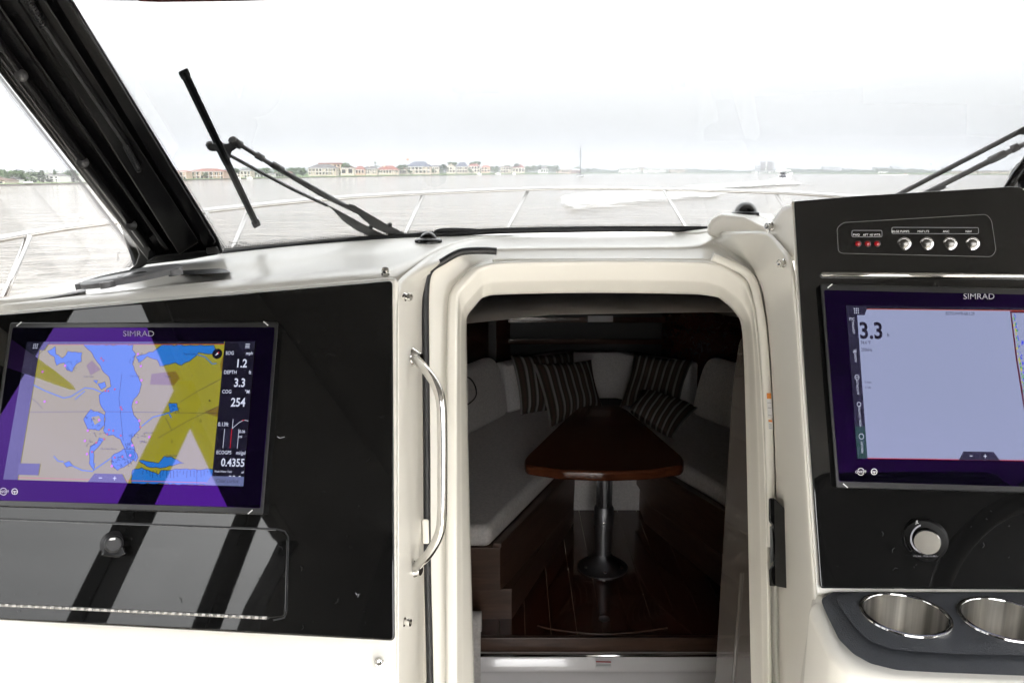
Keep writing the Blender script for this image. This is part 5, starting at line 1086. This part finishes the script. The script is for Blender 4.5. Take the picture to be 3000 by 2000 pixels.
# far woods on the right shore: one mass
vs = []; fs = []
def wood_top(px): return 497.5 + 2.2 * math.sin(px * .021) + 1.6 * math.sin(px * .067 + 1) + 1.0 * math.sin(px * .19)
for i in range(34000):
    px = rnd.uniform(1640, 3200) if i % 5 < 3 else rnd.uniform(-300, 1640); tp_ = wood_top(px) - (0 if px > 2300 else -1.0) if px > 1640 else (490 if px > 880 else 495) + (0 if px > 600 else 5) + 3 * math.sin(px * .05) + 2 * math.sin(px * .13)
    if px > 1640 and 2790 < px < 2960: tp_ = 502
    d = shore_d(px) * 1.06 + 40 + rnd.uniform(0, 90); k = d / F; y = tp_ + (shore_y(px) + 1 - tp_) * rnd.random() ** 1.3 + rnd.uniform(-.6, .6)
    p = G(px, y, d); l = rnd.uniform(.9, 2.0) * k; a = Vector((rnd.uniform(-1, 1), rnd.uniform(-.6, .6), rnd.uniform(-.6, .6))).normalized() * l; b = Vector((rnd.uniform(-.4, .4), rnd.uniform(-.4, .4), 1)) * l * .7; q = len(vs); vs += [p - a, p + b, p + a, p - b]; fs.append((q, q + 1, q + 2, q + 3))
tag(mesh('far_woods', vs, fs, LV[2], None, fix=False), 'hazy strip of distant woods along the far shore', 'woods', kind='stuff')
# small shoreline craft and docks as low pale shapes
for x0, x1, y, l in ((1396, 1412, 512, 'small covered boat moored under the orange pink roof'), (1450, 1468, 511.5, 'white motorboat moored below the dark tree clump'), (1500, 1512, 510.5, 'white boat moored below the pointed red roof'), (690, 706, 524, 'small white boat moored behind the wiper'), (722, 742, 523.5, 'white boat moored left of the boathouse')):
    d = shore_d((x0 + x1) / 2) - 4; k = d / F; a, b = G(x0, y, d), G(x1, y, d); bt = thing('moored_boat', l, 'boat', 'boats moored along the shore'); w = b.x - a.x; z = SEA
    prism('hull', [(a.x, d, z + 4.5 * k), (b.x, d, z + 5 * k), (b.x - w * .1, d, z - .1), (a.x + w * .05, d, z - .1)], [(a.x, d + w * .35, z + 4.5 * k), (b.x - w * .1, d + w * .2, z + 5 * k), (b.x - w * .15, d + w * .2, z - .1), (a.x + w * .05, d + w * .35, z - .1)], cm(WHITE, .3), bt)
    box('cabin', (a.x + w * .3, d + .1, z + 4.5 * k), (a.x + w * .7, d + w * .25, z + 7.5 * k), cm(WHITE, .3), bt)

# ---- sailboat
sl = thing('sailboat', 'grey hulled sailboat with bare mast anchored on the bay', 'sailboat')
d = hw(1700, 520).y; k = d / F; c = hw(1700, 520)
def ship(name, c, ang, L, Bm, Hh, mat, parent, bow=.5, flare=1.0):      # simple moulded hull: stations along its length
    st = []; u = Vector((math.cos(ang), math.sin(ang), 0)); s = Vector((-u.y, u.x, 0))
    for t, b, z in ((-.5, .8, .85), (-.25, .95, .85), (0, 1, .9), (.25, .85, 1), (.4, .5, 1.1), (.5, .03, 1.2)):
        p = c + u * L * t; st.append([p + s * Bm / 2 * b * w + Vector((0, 0, Hh * z * h)) + u * (L * .06 * h if t > .35 else 0) for w, h in ((-1, 1), (-.95, .5), (-.7, -.1), (0, -.25), (.7, -.1), (.95, .5), (1, 1), (.5, .96), (-.5, .96))])
    o = loft(name, st, mat, parent, sub=1, closed=True); 
    e = mesh('transom', st[0], [tuple(range(9))], mat, parent); return u, s
u, s_ = ship('hull', c, .35, 21 * k, 7 * k, 6.2 * k, cm((.45, .46, .47), .3), sl)
mt = c + u * 1.5 * k
tube('mast', [mt + Vector((0, 0, 4 * k)), mt + Vector((-2.5 * k, 0, 88 * k))], .8 * k, cm((.12, .12, .13)), sl, 6); tube('boom', [mt + Vector((0, 0, 13 * k)), mt - u * 9 * k + Vector((0, 0, 14 * k))], .9 * k, cm((.1, .1, .14)), sl, 6)
for q, h in ((u * 10.5 * k, 8 * k), (-u * 10 * k, 6 * k), (s_ * 3.2 * k, 6 * k), (-s_ * 3.2 * k, 6 * k)): tube('stay', [c + q + Vector((0, 0, h)), mt + Vector((-2.4 * k, 0, 86 * k))], .3 * k, cm((.1, .1, .1)), sl, 4)
tube('mizzen_pole', [c - u * 9 * k + Vector((0, 0, 5 * k)), c - u * 9 * k + Vector((0, 0, 55 * k))], .18 * k, cm((.2, .2, .2)), sl, 5)
box('deck_house', tuple(c - Vector((4 * k, 2 * k, -5.5 * k))), tuple(c + Vector((3 * k, 2 * k, 9 * k))), cm((.2, .2, .23), .4), sl, .2); box('bimini', tuple(c + Vector((-9 * k, -2 * k, 12 * k))), tuple(c + Vector((-4 * k, 2 * k, 13 * k))), cm((.08, .1, .16), .6), sl, .1)
dg = thing('dinghy', 'tiny dark dinghy floating left of the sailboat', 'dinghy'); ship('hull', hw(1682, 519), .1, 7 * k, 3 * k, 1.6 * k, cm((.15, .15, .15), .5), dg)
# ---- powerboat running ahead, seen from astern
pb = thing('powerboat', 'white centre console powerboat speeding away with t top', 'powerboat')
pc_ = hw(2292, 538.5); d = pc_.y; k = d / F; ang = math.radians(62)
pw = cm((.8, .8, .79), .3); u, s_ = ship('hull', pc_ + Vector((1 * k, 6 * k, 2.5 * k)), ang - .5, 78 * k, 30 * k, 14 * k, pw, pb)
for c_ in list(pb.children):                 # planing, bow up
    for v in c_.data.vertices: v.co.z += max(0, (v.co - pc_).dot(u)) * .3
q0 = pc_ + Vector((2 * k, 4 * k, 14 * k))
box('console', tuple(q0 + Vector((-8 * k, 6 * k, 0))), tuple(q0 + Vector((8 * k, 20 * k, 12 * k))), pw, pb, .15); box('helm_seat', tuple(q0 + Vector((-9 * k, -3 * k, 0))), tuple(q0 + Vector((9 * k, 4 * k, 9 * k))), cm((.05, .05, .06)), pb, .15)
box('console_screen', tuple(q0 + Vector((-8 * k, 5 * k, 12 * k))), tuple(q0 + Vector((8 * k, 7 * k, 18 * k))), M['pane'], pb, .05)
mesh('t_top', [q0 + Vector((x * k, y * k, z * k)) for x, y, z in ((-21, -8, 21), (21, -8, 21.5), (16, 24, 24), (-15, 24, 23.5), (-18, -8, 24), (18, -8, 24.5), (13, 24, 26), (-12, 24, 26))], [(0, 3, 2, 1), (4, 5, 6, 7), (0, 1, 5, 4), (1, 2, 6, 5), (2, 3, 7, 6), (3, 0, 4, 7)], pw, pb, bevel=.1)
for x, y in ((-11, 0), (11, 0), (-9, 18), (9, 18)): tube('t_top_leg', [q0 + Vector((x * k, y * k, -2 * k)), q0 + Vector((x * .8 * k, y * k, 22 * k))], .7 * k, M['rail'], pb, 6)
box('radar', tuple(q0 + Vector((-6 * k, 4 * k, 25 * k))), tuple(q0 + Vector((8 * k, 14 * k, 29 * k))), pw, pb, .1)
for x in (-22, -10, 3):
    e = thing('outboard', '', ''); bpy.data.objects.remove(e)
    m_ = pc_ + Vector((x * k, -12 * k + x * .15 * k, 0)); loft('outboard_motor', [[m_ + Vector((a * k, b * k, z * k)) for a, b in ((-3, -3), (3, -3), (3, 4), (-3, 4))] for z in (-2, 2, 9, 15, 18)], pw, pb, sub=1, closed=True)
for x, l in ((-2, ''), (5, '')): tube('person_at_helm', [q0 + Vector((x * k, 2 * k, 0)), q0 + Vector((x * k, 3 * k, 8 * k)), q0 + Vector((x * k, 3 * k, 14 * k)), q0 + Vector((x * k, 3 * k, 17 * k))], [2.6 * k, 2.8 * k, 1.2 * k, 1.5 * k], cm((.12, .12, .14)), pb, 8)
sb2 = thing('speedboat', 'tiny speedboat crossing right to left near the far shore', 'speedboat'); c = hw(2652, 512.6); k = c.y / F
ship('hull', c, .1, 16 * k, 5 * k, 2.2 * k, pw, sb2); box('windshield', tuple(c + Vector((-3 * k, -1 * k, 1.8 * k))), tuple(c + Vector((2 * k, 1 * k, 4.5 * k))), cm((.3, .12, .1)), sb2)

# ---- wake: foam on the water
def foam_mat():
    m = pm('foam', (.85, .85, .83), .8); t = m.node_tree; b = t.nodes['Principled BSDF']; tcn = t.nodes.new('ShaderNodeTexCoord')
    mp = t.nodes.new('ShaderNodeMapping'); mp.inputs['Scale'].default_value = (.22, .7, 1); n = t.nodes.new('ShaderNodeTexNoise'); n.inputs['Scale'].default_value = 1; n.inputs['Detail'].default_value = 8; n.inputs['Roughness'].default_value = .65; n.inputs['Distortion'].default_value = 1.0
    t.links.new(tcn.outputs['Object'], mp.inputs[0]); t.links.new(mp.outputs[0], n.inputs['Vector'])
    at = t.nodes.new('ShaderNodeAttribute'); at.attribute_name = 'cover'; ad = t.nodes.new('ShaderNodeMath'); ad.operation = 'ADD'; t.links.new(n.outputs['Fac'], ad.inputs[0]); t.links.new(at.outputs['Fac'], ad.inputs[1])
    r = t.nodes.new('ShaderNodeMapRange'); r.inputs['From Min'].default_value = 1.0; r.inputs['From Max'].default_value = 1.18; t.links.new(ad.outputs[0], r.inputs['Value'])
    tr = t.nodes.new('ShaderNodeBsdfTransparent'); mx = t.nodes.new('ShaderNodeMixShader'); t.links.new(r.outputs[0], mx.inputs[0]); t.links.new(tr.outputs[0], mx.inputs[1]); t.links.new(b.outputs[0], mx.inputs[2]); t.links.new(mx.outputs[0], t.nodes['Material Output'].inputs['Surface']); return m
FM = foam_mat()
def wake(name, label, top_, bot, peak, cover=.72):
    n = 24; m = 10; vs = []; fs = []; cov = []
    def ip(L, t):
        f = t * (len(L) - 1); i = min(int(f), len(L) - 2); f -= i; return L[i][0] + (L[i + 1][0] - L[i][0]) * f, L[i][1] + (L[i + 1][1] - L[i][1]) * f
    for i in range(n + 1):
        a, b = ip(top_, i / n), ip(bot, i / n); A, B = hw(*a), hw(*b)
        for j in range(m + 1):
            t = j / m; e = math.sin(math.pi * t) ** .5 * min(1, 6 * i / n, 6 * (n - i) / n + .0); vs.append(A.lerp(B, t) + Vector((0, 0, .012 + .22 * e * peak + .1 * mnoise.noise(Vector((i * .7, j * .8, 3))) * e))); cov.append(e * cover)
    for i in range(n):
        for j in range(m): a = i * (m + 1) + j; fs.append((a, a + 1, a + m + 2, a + m + 1))
    o = mesh(name, vs, fs, FM, None, smooth=True, fix=False); at = o.data.attributes.new('cover', 'FLOAT', 'POINT')
    for i, c_ in enumerate(cov): at.data[i].value = c_
    tag(o, label, 'wake', kind='stuff')
wake('wake', 'white churned wake directly behind the powerboat', [(1940, 546), (2060, 542), (2160, 537), (2240, 530), (2300, 530), (2395, 541)], [(1960, 560), (2080, 562), (2180, 560), (2260, 556), (2330, 549), (2400, 544)], 1.6)
wake('wake', 'broad foamy trail of the turned wake behind the bow rail', [(1590, 590), (1660, 566), (1760, 556), (1900, 553), (2060, 556), (2200, 556)], [(1600, 640), (1720, 636), (1850, 632), (1950, 612), (2080, 590), (2230, 570)], .8, .7)
wake('wake', 'thin white streak of wake behind the tiny speedboat', [(2560, 512.3), (2600, 512), (2640, 511.5), (2656, 511.5)], [(2560, 513.5), (2600, 513.8), (2640, 513.8), (2656, 513.4)], .5)

# ---- damp air over the bay
hz_m = bpy.data.materials.new('haze_air'); hz_m.use_nodes = True; t = hz_m.node_tree; t.nodes.remove(t.nodes['Principled BSDF'])
pv = t.nodes.new('ShaderNodeVolumePrincipled'); pv.inputs['Color'].default_value = (.93, .95, 1, 1); pv.inputs['Density'].default_value = .00045; pv.inputs['Anisotropy'].default_value = .2
t.links.new(pv.outputs[0], t.nodes['Material Output'].inputs['Volume'])
tag(box('haze', (-8500, -8500, SEA - 1), (8500, 8500, 70), hz_m), 'thin pale haze over the bay', 'haze', kind='stuff')
